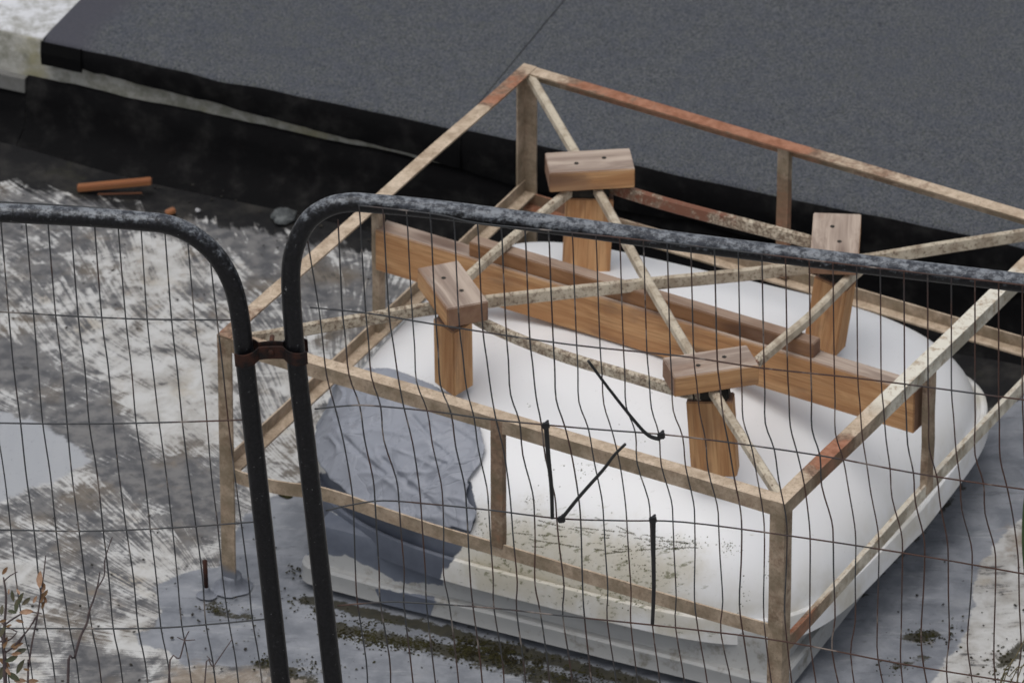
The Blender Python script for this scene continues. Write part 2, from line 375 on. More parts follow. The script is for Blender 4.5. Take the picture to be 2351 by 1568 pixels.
blue = np.maximum.reduce([
    soft([(353, 1338), (417, 1308), (500, 1290), (560, 1180), (640, 1130), (720, 1120), (760, 1300), (1000, 1380), (1800, 1500), (1960, 1300), (2200, 1000), (2290, 930), (2420, 880), (2420, 1130), (2292, 1225), (2245, 1300), (2234, 1345), (2225, 1456), (2170, 1517), (2130, 1590), (1900, 1720), (1200, 1720), (700, 1560), (617, 1524), (427, 1524), (377, 1485), (317, 1476), (320, 1446), (363, 1433)], .07),
    soft([(640, 1420), (1300, 1500), (1750, 1640), (1750, 1800), (700, 1800), (640, 1560)], .10)])
light = soft([(-60, 940), (60, 950), (130, 985), (215, 1047), (180, 1072), (110, 1100), (0, 1147), (-60, 1160)], .10)
black = np.maximum.reduce([
    soft([(-900, 200), (-900, 420), (0, 420), (110, 440), (260, 472), (430, 502), (640, 535), (780, 560), (900, 600), (1000, 680), (1200, 800), (2150, 860), (2230, 960), (2330, 930), (2420, 890), (3300, 900), (3300, 400), (1500, 100), (200, -100)], .16),
    soft([(520, 500), (860, 530), (900, 720), (800, 700), (680, 640), (560, 580)], .25)*.47])
white = np.full(X.shape, .54)
for poly, val, wd in [
    ([(-40, 765), (115, 795), (150, 860), (90, 890), (-40, 880)], .05, .06),
    ([(145, 880), (240, 905), (300, 955), (345, 1035), (230, 1040), (130, 990), (20, 935)], .03, .07),
    ([(215, 1050), (330, 1030), (520, 1060), (520, 1240), (420, 1220), (350, 1150), (270, 1095)], .12, .08),
    ([(0, 1100), (150, 1110), (300, 1230), (100, 1250), (0, 1180)], .42, .1),
    ([(180, 1500), (290, 1490), (300, 1600), (160, 1600)], .15, .1),
    ([(0, 880), (120, 900), (210, 1000), (60, 950)], .55, .1),
    ([(280, 840), (520, 820), (520, 1010), (360, 1010), (300, 930)], .95, .12),
    ([(200, 700), (380, 690), (540, 760), (530, 830), (300, 830), (140, 790)], .74, .12),
    ([(330, 560), (400, 560), (440, 640), (360, 680), (300, 640)], .85, .1),
    ([(-40, 540), (140, 560), (240, 640), (250, 700), (60, 640), (-40, 620)], .42, .12),
    ([(320, 1340), (400, 1290), (380, 1240), (310, 1290)], .8, .06),
    ([(300, 1400), (360, 1400), (330, 1480), (260, 1490)], .98, .05),
    ([(0, 1290), (100, 1300), (130, 1340), (0, 1330)], .95, .05),
    ([(600, 760), (700, 760), (740, 1000), (640, 1060), (600, 900)], .66, .08),
    ([(540, 520), (760, 540), (920, 600), (940, 740), (760, 730), (640, 680), (560, 600)], .34, .15),
    ([(-100, 400), (0, 420), (260, 470), (640, 530), (640, 570), (420, 540), (200, 510), (-100, 500)], .30, .08),
    ([(2160, 1300), (2420, 1180), (2600, 1500), (2400, 1700), (2050, 1700)], .92, .15)]:
    m = soft(poly, wd); white = white*(1-m)+val*m
tan = np.maximum.reduce([soft([(370, 1500), (500, 1510), (640, 1520), (760, 1530), (800, 1620), (300, 1620)], .12)*.72,
    soft([(200, 1310), (330, 1380), (330, 1410), (150, 1360)], .12)*.66, soft([(2260, 1180), (2400, 1180), (2400, 1330), (2260, 1290)], .1)*.6,
    soft([(100, 1300), (560, 1080), (500, 1030), (60, 520), (200, 490), (560, 560), (640, 760)], .1)*.42, soft([(2080, 1440), (2160, 1440), (2160, 1500), (2080, 1500)], .05)*.5])
moss_shade = np.zeros(X.shape)
def moss_shade_line(pts, wd, amt):
    global moss_shade
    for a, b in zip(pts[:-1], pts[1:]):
        A_, B_ = at(*a), at(*b); moss_shade = np.maximum(moss_shade, np.clip(1-seg_d(A_.x, A_.y, B_.x, B_.y)/wd, 0, 1)*amt*1.35)
moss_shade_line([(700, 1375), (984, 1432), (1351, 1525), (1700, 1615)], .06, .50)
moss_shade_line([(710, 1372), (984, 1440), (1351, 1530), (1700, 1620)], .030, 1.15)  # near-black dirt line; also paints contact shade along the kerb foot
moss_shade_line([(770, 1440), (900, 1470), (1050, 1495), (1250, 1545), (1400, 1590)], .06, .8)
moss_shade_line([(600, 1520), (680, 1550), (800, 1590)], .05, .7)
moss_shade_line([(480, 1370), (500, 1400), (560, 1410)], .03, .75)
moss_shade_line([(2085, 1465), (2140, 1450)], .04, .8); moss_shade_line([(2060, 1530), (2120, 1510)], .04, .6); moss_shade_line([(2290, 1530), (2351, 1480)], .05, .7)
moss_shade_line([(1960, 1380), (2100, 1240), (2210, 1110)], .022, .55)
c1 = at(930, 1330); c2 = at(620, 1512)
def fan(c, ka, kr, a0):
    dx, dy = X-c.x, Y-c.y; r = np.hypot(dx, dy); th = np.arctan2(dy, dx)
    th = (th-a0) % (2*np.pi)
    return np.stack([th*ka, r*kr, np.zeros_like(r)], 1)
fan1 = fan(c1, 105, 4.5, 0.0); fan1[:, 0] += 5*np.sin(X*4.2+Y*2.1)+2.5*np.sin(X*9-Y*6); fan2 = fan(c2, 100, 5.0, 0.0)
f2 = soft([(-900, 1060), (250, 1090), (600, 1300), (640, 1600), (-900, 1700)], .2)
Vg = np.stack([X, Y, np.zeros_like(X)], 1)
# gentle real unevenness of the membrane
Vg[:, 2] = .0025*np.sin(X*7+Y*3)+.002*np.sin(Y*11-X*4) - .0045
q = np.arange((ny-1)*(nx-1)); j, i = q//(nx-1), q % (nx-1); a = j*nx+i
F = np.stack([a, a+1, a+nx+1, a+nx], 1)
me = bpy.data.meshes.new('roof_surface'); me.vertices.add(len(Vg)); me.vertices.foreach_set('co', Vg.astype(np.float32).ravel())
me.loops.add(F.size); me.loops.foreach_set('vertex_index', F.astype(np.int32).ravel()); me.polygons.add(len(F))
me.polygons.foreach_set('loop_start', np.arange(0, F.size, 4, dtype=np.int32)); me.update(calc_edges=True)
for k, v in dict(blue=blue, light=light, black=black, white=white, tan=tan, moss_shade=moss_shade, f2=f2).items():
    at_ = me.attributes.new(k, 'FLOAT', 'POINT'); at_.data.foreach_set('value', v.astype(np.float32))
for k, v in dict(fan1=fan1, fan2=fan2).items():
    at_ = me.attributes.new(k, 'FLOAT_VECTOR', 'POINT'); at_.data.foreach_set('vector', v.astype(np.float32).ravel())
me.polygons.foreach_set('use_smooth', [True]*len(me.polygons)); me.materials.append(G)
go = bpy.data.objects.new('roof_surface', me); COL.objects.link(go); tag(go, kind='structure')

# ------------------------------------------------------------------ raised roof, its wall and felt
SA = R(-23.2); E1 = Vector((math.cos(SA), math.sin(SA), 0)); E2 = Vector((-math.sin(SA), math.cos(SA), 0))   # along the edge, and back
O0 = at(105, 85, .25); O0.z = 0
def SL(u, v, z): return O0 + E1*u + E2*v + Vector((0, 0, z))
def strip(name, us, prof, mat, parent, fz=None, smooth=True, attr=None):
    """surface: for each u a profile of (v,z) points"""
    V = []; A = []
    for u in us:
        for k, (v, z) in enumerate(prof(u)): V.append(SL(sk(u, v) if mat is FELT else u, v, z)); A.append(attr(u, v) if attr else 0)
    m = len(prof(us[0])); F = [(i*m+k, (i+1)*m+k, (i+1)*m+k+1, i*m+k+1) for i in range(len(us)-1) for k in range(m-1)]
    return mk(name, V, F, mat, parent, smooth, {'smooth': A})
wall = tag(empty('concrete_parapet', SL(-1, .1, 0)), 'low concrete parapet with flaking white top, green stains and black upstand, behind the cage', 'wall')
def nz(a, b=0, c=0): return mnoise.noise((a, b, c))
us = list(np.arange(-12, 4, .03))+list(np.arange(4, 14, 1.0))
wl = strip('wall', us, lambda u: [(.012+.003*nz(u*9), -.02), (.012+.003*nz(u*9), .10), (.010+.004*nz(u*14, 3), .225), (.020+.003*nz(u*20), .2395+.003*nz(u*16, 2)), (.06, .243+.002*nz(u*8)), (.15, .243), (.5, .241), (6, .24)], CONC, wall)
us2 = [u for u in us if u > -.052]; us2[0] = -.05
up_ = strip('upstand', us2, lambda u: [(-.10, -.009), (-.055, .001), (-.022, .018), (-.008, .045), (-.004+.002*nz(u*8), .09), (.000, .137+.006*nz(u*7, 4)+.003*nz(u*40, 1)), (.012, .139+.006*nz(u*7, 4)+.003*nz(u*40, 1))], BIT, wall)
us3 = list(np.arange(-12, -.05, .25))+[-.052]
strip('upstand', us3, lambda u: [(-.09, -.009), (-.05, .002), (-.018, .02), (-.004, .06), (.0, .098), (.013, .10)], BIT, wall)
deck = tag(empty('felt_roof_deck', SL(1, 1, .245)), kind='structure')
def edge_w(u): return .011*nz(u*2.2, 7)+.005*nz(u*9, 2)-.010*max(0, 1-abs(u-.43)/.09)
def fb(u):   # underside of the hanging felt
    return interp([(0, .199), (.35, .182), (.8, .160), (1.0, .150), (1.1, .135), (4, .134)], u)+.004*nz(u*11, 5)+.003*nz(u*38, 6)+(.010*nz(u*5.5, 8) if u > .9 else 0)
_a, _b = at(1335, 0, .2535), at(1215, 145, .2535)
_ua, _va = (_a-O0).dot(E1), (_a-O0).dot(E2); _ub, _vb = (_b-O0).dot(E1), (_b-O0).dot(E2)
skew = (_ua-_ub)/(_va-_vb); seam = _ub-skew*_vb
def sk(u, v): return u+skew*max(v, 0)*math.exp(-abs(u-seam)*1.5) if v < 3 else u
ub = list(np.arange(0, .1, .02))+list(np.arange(.1, seam, .02))+[seam]
def feltprof(z0):
    def f(u):
        e = edge_w(u)
        vs_ = [0.035, .08, .2, .5, 1, 2, 6]
        return [(-.010+.004*nz(u*7, 9), fb(u)), (-.016+e*.5, lerp(fb(u), .25, .5)), (-.012+e, .243+z0), (-.004+e, .2505+z0), (.012+e, .2535+z0)]+[(v, .2535+z0+.0015*nz(u*3, v*3)) for v in vs_]
    return f
def sm(u, v): return max(0, min(1, (.13-u-.02*nz(v*6, 1))/.05))
f1 = strip('felt_sheet', ub, feltprof(0), FELT, deck, attr=sm)
ub2 = [seam-.03]+list(np.arange(seam, 3.4, .02))+list(np.arange(3.4, 14, .5))
f2_ = strip('felt_sheet', ub2, feltprof(.0045), FELT, deck, attr=lambda u, v: 0)
bead = [SL(seam-.03+skew*v-.0015, v-.004, .2538+(.0005 if v else -.001)) for v in (0, .3, .8, 1.5, 3)]
tube('seam_bead', bead, .0026, BIT, deck, 6)
tube('seam_bead', [SL(seam-.031, -.013, fb(seam)), SL(seam-.031, -.018, .2), SL(seam-.031, -.014, .247)], .0025, BIT, deck, 6)
for f_ in (f1, f2_):
    f_.data.materials.append(BIT)
    m = 12
    for p in f_.data.polygons:
        if p.index % (m-1) < 2: p.material_index = 1
# left closing edge of the felt and a darker corner piece on the fascia
def leftprof(u): pass
Vc = []; 
for v in (-.014, .0, .03, .1, .5, 1, 6):
    Vc += [SL(-.001, v, .197 if v < .1 else .2), SL(-.004, v, .235), SL(.001, v, .2535)]
mk('felt_edge', Vc, [(i*3+k, i*3+k+1, i*3+k+4, i*3+k+3) for i in range(6) for k in range(2)], FELT, deck, attrs={'smooth': [1]*len(Vc)})
Vc = []
for u in (-.004, .03, .06, .092):
    Vc += [SL(u, -.018, .190+.002*nz(u*30)), SL(u, -.021, .22), SL(u, -.017, .247)]
cp = mk('corner_piece', Vc+[p+E2*.006 for p in Vc], [(i*3+k, i*3+k+3, i*3+k+4, i*3+k+1) for i in range(3) for k in range(2)]+[(12, 13, 1, 0), (13, 14, 2, 1), (9, 10, 22, 21), (10, 11, 23, 22)], m_plain('jet_bitumen', (.003, .003, .0035), .6, (.004, .004, .004), spec=.1), deck)
# lap in the felt further back, and a pale patch on the wall
Vc = [SL(-.75, -.006, .100), SL(-.052, -.006, .102), SL(-.052, -.006, .136), SL(-.75, -.006, .139)]
mk('render_patch', Vc+[p+E2*.02 for p in Vc], [(0, 1, 2, 3), (3, 2, 6, 7), (1, 5, 6, 2)], m_plain('grey_render', (.17, .17, .165), .9, (.14, .14, .13)), wall)

# ------------------------------------------------------------------ rooflight dome
DC = Vector((.248, -.645, 0)); DA = R(-24.6); DU = Vector((math.cos(DA), math.sin(DA), 0)); DV = Vector((-math.sin(DA), math.cos(DA), 0))
HX, HY, EN = .607, .543, 5.2
def se(t, hx, hy, n=EN):
    c, s_ = math.cos(t), math.sin(t)
    if c < 0:
        hx -= .004
        if s_ < 0: n = min(n, 2.9)
    return math.copysign(abs(c)**(2/n), c)*hx, math.copysign(abs(s_)**(2/n), s_)*hy
def dz(s_): return .145+(.423-.145)*max(0, 1-s_**2.1)**.53
def tp(u, v): return u*(1-.055*max(0, -v/HY)**.8) if u > 0 else u
def DP(s_, t, off=0):
    u, v = se(t, HX, HY, lerp(2.3, EN, min(1, s_*1.2))); u = tp(u, v); return DC+DU*u*s_+DV*v*s_+Vector((0, 0, dz(s_)))
root = tag(empty('skylight', (DC.x, DC.y, 0)), 'white domed skylight with stained lower edge and grey patched corner, under the rusty cage', 'skylight')
NT = 256; ts = [2*math.pi*(k+.5)/NT for k in range(NT)]
# even spacing of angles along the outline
_p = [se(t, HX, HY) for t in np.linspace(0, 2*math.pi, 4001)]
_l = np.concatenate([[0], np.cumsum([math.dist(_p[i], _p[i+1]) for i in range(4000)])])
ts = list(np.interp(np.linspace(0, _l[-1], NT+1)[:-1], _l, np.linspace(0, 2*math.pi, 4001)))
rings = [1-(1-x)**1.5 for x in np.linspace(0.02, 1, 34)]
V = [DC+Vector((0, 0, dz(0)))]; F = []
for s_ in rings: V += [DP(s_, t) for t in ts]
tail = [(.004, .146), (.008, .153), (.013, .1555), (.018, .1525), (.0195, .145), (.021, .118), (.022, .103), (.018, .100), (-.015, .100), (-.02, .115)]
for o_, z_ in tail:
    for t in ts:
        u, v = se(t, HX+o_, HY+o_); u = tp(u, v); V.append(DC+DU*u+DV*v+Vector((0, 0, z_)))
for k in range(NT): F.append((0, 1+k, 1+(k+1) % NT))
for i_ in range(len(rings)+len(tail)-1):
    for k in range(NT):
        a, b = 1+i_*NT+k, 1+i_*NT+(k+1) % NT; F.append((a, a+NT, b+NT, b))
px, py = proj([tuple(v) for v in V])
def pmask(poly, wd, xx, yy): return np.clip(.5+sdist(xx, yy, poly)/wd, 0, 1)
LOW = [(600, 1080), (1078, 1100), (1098, 1170), (1075, 1240), (1035, 1290), (1000, 1335), (1000, 1500), (600, 1400)]
gm = pmask(LOW, 30, px, py)
Va = np.array([tuple(v) for v in V]); lu = (Va-np.array(DC)) @ np.array(DU); lv = (Va-np.array(DC)) @ np.array(DV)
gm = gm*(lv < 0)
dm = pmask([(1040, 1290), (1100, 1150), (1250, 1150), (1500, 1215), (1640, 1250), (1620, 1330), (1560, 1420), (1790, 1500), (1300, 1420), (990, 1340)], 150, px, py)
dm = np.maximum(dm, pmask([(1290, 1060), (1500, 1060), (1500, 1130), (1290, 1120)], 90, px, py)*.4)*(lv < 0)
dome = mk('dome', V, F, DOME, root, True, {'grey': gm, 'dirt': dm})
from mathutils.bvhtree import BVHTree
BV = BVHTree.FromPolygons([tuple(v) for v in V], F)
def sharpen(o, deg=24):
    bm = bmesh.new(); bm.from_mesh(o.data); bmesh.ops.recalc_face_normals(bm, faces=bm.faces)
    for e in bm.edges:
        if len(e.link_faces) == 2 and e.calc_face_angle(0) > R(deg): e.smooth = False
    bm.to_mesh(o.data); bm.free()
sharpen(dome)
# kerb
V = []; F = []; prof = [(-.07, .143), (-.040, .140), (-.030, .135), (-.025, .124), (-.023, .090), (-.020, .058), (-.017, .0525), (-.002, .0535), (.003, .049), (.003, .043), (.002, .026), (.005, .0145), (.001, .0125), (-.035, .0115), (-.035, -.01)]
def kerb_outline(o_, n):
    x0, x1, y0, y1, rr = -.487-o_, .553+o_, -.558-o_, .53+o_, .035+max(o_, -.02)
    P = []
    for cx_, cy_, a0 in ((x1-rr, y1-rr, 0), (x0+rr, y1-rr, 90), (x0+rr, y0+rr, 180), (x1-rr, y0+rr, 270)):
        for k in range(9): a = R(a0+k*90/8); P.append((cx_+rr*math.cos(a), cy_+rr*math.sin(a)))
    P.append(P[0]); l = np.concatenate([[0], np.cumsum([math.dist(P[i], P[i+1]) for i in range(len(P)-1)])])
    q = np.linspace(0, l[-1], n+1)[:-1]
    return list(zip(np.interp(q, l, [p[0] for p in P]), np.interp(q, l, [p[1] for p in P])))
for o_, z_ in prof:
    for u, v in kerb_outline(o_, NT): V.append(DC+DU*u+DV*v+Vector((0, 0, z_+.003*nz(u*5, v*5, z_*3))))
for i_ in range(len(prof)-1):
    for k in range(NT):
        a, b = i_*NT+k, i_*NT+(k+1) % NT; F.append((a, a+NT, b+NT, b))
Va = np.array([tuple(v) for v in V]); lu = (Va-np.array(DC)) @ np.array(DU); lv = (Va-np.array(DC)) @ np.array(DV)
px, py = proj(Va)
gk = np.maximum(pmask([(640, 1180), (780, 1180), (1030, 1300), (1015, 1350), (900, 1330), (800, 1275), (640, 1265)], 40, px, py), pmask([(860, 1350), (1000, 1370), (985, 1430), (880, 1400)], 30, px, py))*(lv < -.2)
sharpen(mk('kerb', V, F, KERB, root, True, {'grey': gk}))
# loose grey membrane over the front left corner
FLAP = [(600, 1105), (660, 1010), (735, 925), (790, 872), (850, 846), (905, 846), (1000, 885), (1060, 925), (1108, 980), (1120, 1030), (1110, 1065), (1082, 1098), (1076, 1135), (1100, 1180), (1085, 1225), (1040, 1215), (1000, 1222), (930, 1218), (880, 1205), (830, 1195), (780, 1175), (740, 1160), (690, 1165), (640, 1150), (600, 1160)]
NS, NA = 200, 380; V = []
sr = np.linspace(.30, .985, NS); tr = np.linspace(R(176), R(278), 4001)
_p = [se(t, HX, HY) for t in tr]; _l = np.concatenate([[0], np.cumsum([math.dist(_p[i], _p[i+1]) for i in range(4000)])])
ta = np.interp(np.linspace(0, _l[-1], NA), _l, tr)
for s_ in sr:
    for t in ta:
        p = DP(s_, t); p2 = DP(s_+.01, t); p3 = DP(s_, t+.01)
        n_ = (p2-p).cross(p3-p); n_ = n_.normalized() if n_.length > 0 else Vector((0, 0, 1))
        if n_.z < 0: n_ = -n_
        r1 = 1-abs(nz(p.x*9, p.y*9, p.z*6+3))*2.4; r2 = 1-abs(nz(p.x*17+5, p.y*14, p.z*12))*2.2; r3 = 1-abs(nz((p.x+p.y)*16, (p.x-p.y)*5, p.z*16+7))*3
        h = .004+.006*max(0, r1)**5+.003*max(0, r2)**4+.005*max(0, r3)**6+.005*(nz(p.x*5, p.y*5, p.z*7)+.5)
        V.append(p+n_*h)
px, py = proj([tuple(v) for v in V])
CRE = [((735, 1035), (800, 990), 16, .006), ((800, 990), (905, 930), 18, .006), ((770, 950), (815, 1030), 4, -.004), ((815, 1030), (885, 1090), 4, -.004), ((885, 1060), (950, 1120), 5, -.0045), ((950, 1120), (1010, 1170), 5, -.004), ((940, 1110), (1000, 1050), 4, .004), ((1000, 1050), (1030, 1060), 4, .004), ((1030, 1060), (985, 1110), 4, -.004), ((860, 1120), (930, 1080), 5, .004), ((740, 900), (850, 880), 9, .004), ((950, 960), (1010, 1030), 5, -.003), ((730, 1130), (900, 1180), 14, .006), ((900, 1180), (1010, 1190), 10, .005), ((850, 1060), (1000, 1010), 8, .003), ((720, 1060), (760, 1110), 7, -.004)]
tot = np.zeros(len(V))
for (ax, ay), (bx, by), wd, am in CRE:
    am *= 2.0; wd *= 1.25
    ex, ey = bx-ax, by-ay; t = np.clip(((px-ax)*ex+(py-ay)*ey)/(ex*ex+ey*ey), 0, 1)
    tot += am*np.exp(-(np.hypot(px-ax-ex*t, py-ay-ey*t)/wd)**2)
tot = np.clip(tot, -.0065, .014)+.006
for k in range(len(V)): V[k] = V[k]+(V[k]-DC+Vector((0, 0, .12))).normalized()*float(tot[k])
dd = sdist(px, py, FLAP)
for k, v in enumerate(V):     # the lower hem stands away from the dome
    if dd[k] > -6 and 630 < px[k] < 1010:
        g = max(0, 1-abs(dd[k])/45) if py[k] > 1120 and px[k] < 960 else 0
        out = (v-DC); out.z = 0; V[k] = v+out.normalized()*(.034+.02*max(0, (760-px[k])/60))*g+Vector((0, 0, .014*g))
for k in range(len(V)):      # and the sheet hangs clear of the rounded corner
    e = max(0, min(1, (py[k]-985)/150))*max(0, min(1, (800-px[k])/110))
    if e > 0 and dd[k] > -8:
        out = V[k]-DC; out.z = 0; V[k] = V[k]+out.normalized()*.045*e*e*(3-2*e)
keep = dd > 0
F = []
for i_ in range(NS-1):
    for k in range(NA-1):
        a = i_*NA+k; qd = (a, a+1, a+NA+1, a+NA)
        if all(keep[x] for x in qd): F.append(qd)
pm = mk('repair_membrane', V, F, PATCH, root, True)
bm = bmesh.new(); bm.from_mesh(pm.data); bmesh.ops.delete(bm, geom=[v for v in bm.verts if not v.link_faces], context='VERTS'); bmesh.ops.recalc_face_normals(bm, faces=bm.faces)
for _ in range(3): bmesh.ops.smooth_vert(bm, verts=[v for v in bm.verts if v.is_boundary], factor=.5, use_axis_x=True, use_axis_y=True, use_axis_z=True)
bm.to_mesh(pm.data); bm.free()
so = pm.modifiers.new('thickness', 'SOLIDIFY'); so.thickness = .003; so.offset = -1

# ------------------------------------------------------------------ steel cage
H = .585
cs = [at(498, 770, H), at(1203, 148, H), at(1802, 1160, H), at(2468, 517, H)]
CEN = (cs[0]+cs[1]+cs[2]+cs[3])/4; CEN.z = 0
cA, cB, cC, cD = [Vector((c.x, c.y, 0)) for c in cs]
CU = ((cC-cA)+(cD-cB)).normalized(); CV = ((cB-cA)+(cD-cC)).normalized(); Z = Vector((0, 0, 1))
cage = tag(empty('steel_cage', CEN), 'rusty cream painted angle iron cage standing over the white dome', 'metal frame')
def zz(p, z): return Vector((p.x, p.y, z))
# posts: (corner, dirs pointing inwards)
for c, a, b, ru in ((cA, CU, CV, [(0, .25), (.25, .05), (.5, .3), (1, .42)]), (cB, CU, -CV, .1), (cC, -CU, CV, .3), (cD, -CU, -CV, .3)):
    sweep('post', zz(c, -.004), zz(c, H-.004), L(.032), a, b, STEEL, cage, rust=ru, seed=int(c.x*100))
def rail(p, q, z, inn, ru, sd, a=.031):      # top rail: horizontal flange inwards, vertical flange hanging outside
    return sweep('top_rail', zz(p, z), zz(q, z), L(a), inn, -Z, STEEL, cage, rust=ru, seed=sd, n=40, wob=.002)
rail(cA, cC, H+.001, CV, [(0, .45), (.08, .3), (.15, .08), (.8, .08), (.92, .25), (1, .1)], 1)
rail(cB, cD, H+.001, -CV, [(0, -.05), (.05, .1), (.12, .75), (.5, .95), (.58, .3), (.66, .5), (.8, .15), (1, .05)], 2)
rail(cA, cB, H+.0025, CU, [(0, .55), (.1, .4), (.2, .05), (.55, -.1), (.62, .0), (.66, .5), (.69, .0), (.82, .0), (.86, .75), (.95, .6), (1, .2)], 3)
rail(cC, cD, H+.0025, -CU, [(0, .2), (.08, .2), (.12, .8), (.2, .8), (.26, .1), (.4, -.6), (.8, -.5), (.9, .8), (1, .6)], 4)
# intermediate posts
for a, b, t, ru, fl, zl in ((cA, cC, .50, .52, CV, .292), (cB, cD, .485, .85, -CV, .27), (cA, cB, .50, .05, CU, .27), (cC, cD, .50, .35, -CU, .285)):
    p = a.lerp(b, t); d = (b-a).normalized()
    sweep('intermediate_post', zz(p, zl), zz(p, H-.004), [(-.013, 0), (.013, 0), (.013, .016), (-.013, .016)], d, fl, STEEL, cage, rust=ru if ru != .85 else [(0, .9), (.6, .9), (.85, .2), (1, .2)], seed=int(ru*50))
# lower rails, measured on the four sides
def lower(pix, a, b, inn, ru, sd, dz_=0):
    d = (b-a).normalized(); n_ = Vector((-d.y, d.x, 0))
    P = [onp(x, y, n_, a) for x, y in pix]
    P = [Vector(p)+inn*.002+Z*dz_ for p in P]
    return sweep('lower_rail', None, None, [(0, -.014), (.028, -.014), (.028, -.010), (.004, -.010), (.004, .016), (0, .016)], inn, Z, STEEL, cage, rust=ru, pts=catmull(P, 5), seed=sd)
lower([(515, 1083), (560, 1103), (640, 1122), (720, 1133), (790, 1152), (870, 1180), (1000, 1223), (1140, 1264), (1400, 1343), (1600, 1403), (1790, 1457)], cA, cC, CV, [(0, .3), (.15, .15), (1, .12)], 11)
lower([(1216, 455), (1500, 537), (1900, 655), (2470, 822)], cB, cD, -CV, [(0, .8), (.2, .75), (.35, .1), (1, .0)], 12)
lower([(519, 1062), (850, 756), (1204, 424)], cA, cB, CU, [(0, .25), (.8, .1), (1, .2)], 13)
lower([(1806, 1487), (2000, 1274), (2190, 1062), (2440, 800)], cC, cD, -CU, [(0, .3), (.06, .75), (.14, .7), (.2, -.3), (1, -.4)], 14)
# bracing bars in the top plane
def bar(name, pix, z, h=.026, w_=.013, ru=.1, sd=0, k=8):
    P = [at(x, y, z) for x, y in pix]; P = catmull(P, k)
    d = (P[-1]-P[0]); d.z = 0; d.normalize(); n_ = Vector((-d.y, d.x, 0))
    pr_ = [(-w_/2, h/2-.004), (-w_/2+.004, h/2), (w_/2-.004, h/2), (w_/2, h/2-.004), (w_/2, -h/2+.004), (w_/2-.004, -h/2), (-w_/2+.004, -h/2), (-w_/2, -h/2+.004)]
    return sweep(name, None, None, pr_, n_, Z, BAR, cage, pts=P, rust=ru, seed=sd, wob=.002)
zb = H-.018
bar('diagonal_bar', [(520, 784), (615, 772), (720, 752), (870, 728), (1000, 707), (1240, 678), (1500, 651), (1700, 632), (1865, 612), (1990, 597), (2140, 573), (2351, 540), (2445, 524)], zb-.006, .030, .010, [(0, .15), (.3, .35), (.45, .1), (1, .1)], 21, 4)
bar('diagonal_bar', [(1214, 172), (1310, 335), (1375, 445), (1490, 652), (1580, 805), (1640, 905), (1720, 1030), (1792, 1143)], zb+.004, .022, .017, [(0, -.2), (1, .0)], 22, 4)
bar('inner_bar', [(1344, 415), (1290, 455), (1180, 545), (1080, 632), (1042, 668)], zb, .024, .015, .1, 23)
bar('inner_bar', [(1066, 712), (1115, 745), (1300, 820), (1520, 886), (1610, 905)], zb-.003, .026, .013, .42, 24)
bar('inner_bar', [(1690, 868), (1745, 826), (1850, 738), (1945, 645), (1975, 618)], zb, .024, .016, [(0, .3), (.16, 1.1), (.24, .3), (.35, -.3), (1, -.3)], 25)
bar('inner_bar', [(1380, 425), (1437, 441), (1611, 491), (1864, 557), (1905, 570)], zb-.003, .030, .012, [(0, .6), (.5, .85), (.6, .5), (1, .45)], 26)

# ------------------------------------------------------------------ timber
def ax3(d, up=Vector((0, 0, 1))):
    d = Vector(d).normalized(); s_ = up.cross(d).normalized(); return (d, s_, d.cross(s_))
TOP = .425
# beam along the middle of the dome
pl, pr2 = at(862, 620, TOP), at(2097, 996, TOP)
bd = (pr2-pl); bl_ = bd.length; A3 = ax3(bd); c = (pl+pr2)/2 + A3[1]*.0225 + A3[2]*.0475
if A3[1].y < 0: c = (pl+pr2)/2 - A3[1]*.0225 + A3[2]*.0475
bm_o = wood_box('timber_beam', c, A3, (bl_, .045, .095), WOOD, seed=1)
tag(bm_o, 'long orange brown timber beam lying on edge across the white dome', 'timber beam')
pl, pr2 = at(1076, 591, TOP+.095), at(1866, 824, TOP+.095)
pl += Vector((.0, .004, 0)); bd = pr2-pl; A3 = ax3(bd); sg = 1 if A3[1].y > 0 else -1
bt = wood_box('timber_batten', (pl+pr2)/2 + A3[1]*sg*.016 + A3[2]*.0165, A3, (bd.length, .031, .033), WOOD2, seed=2)
tag(bt, 'shorter dark brown batten lying on top of the long timber beam', 'timber batten')
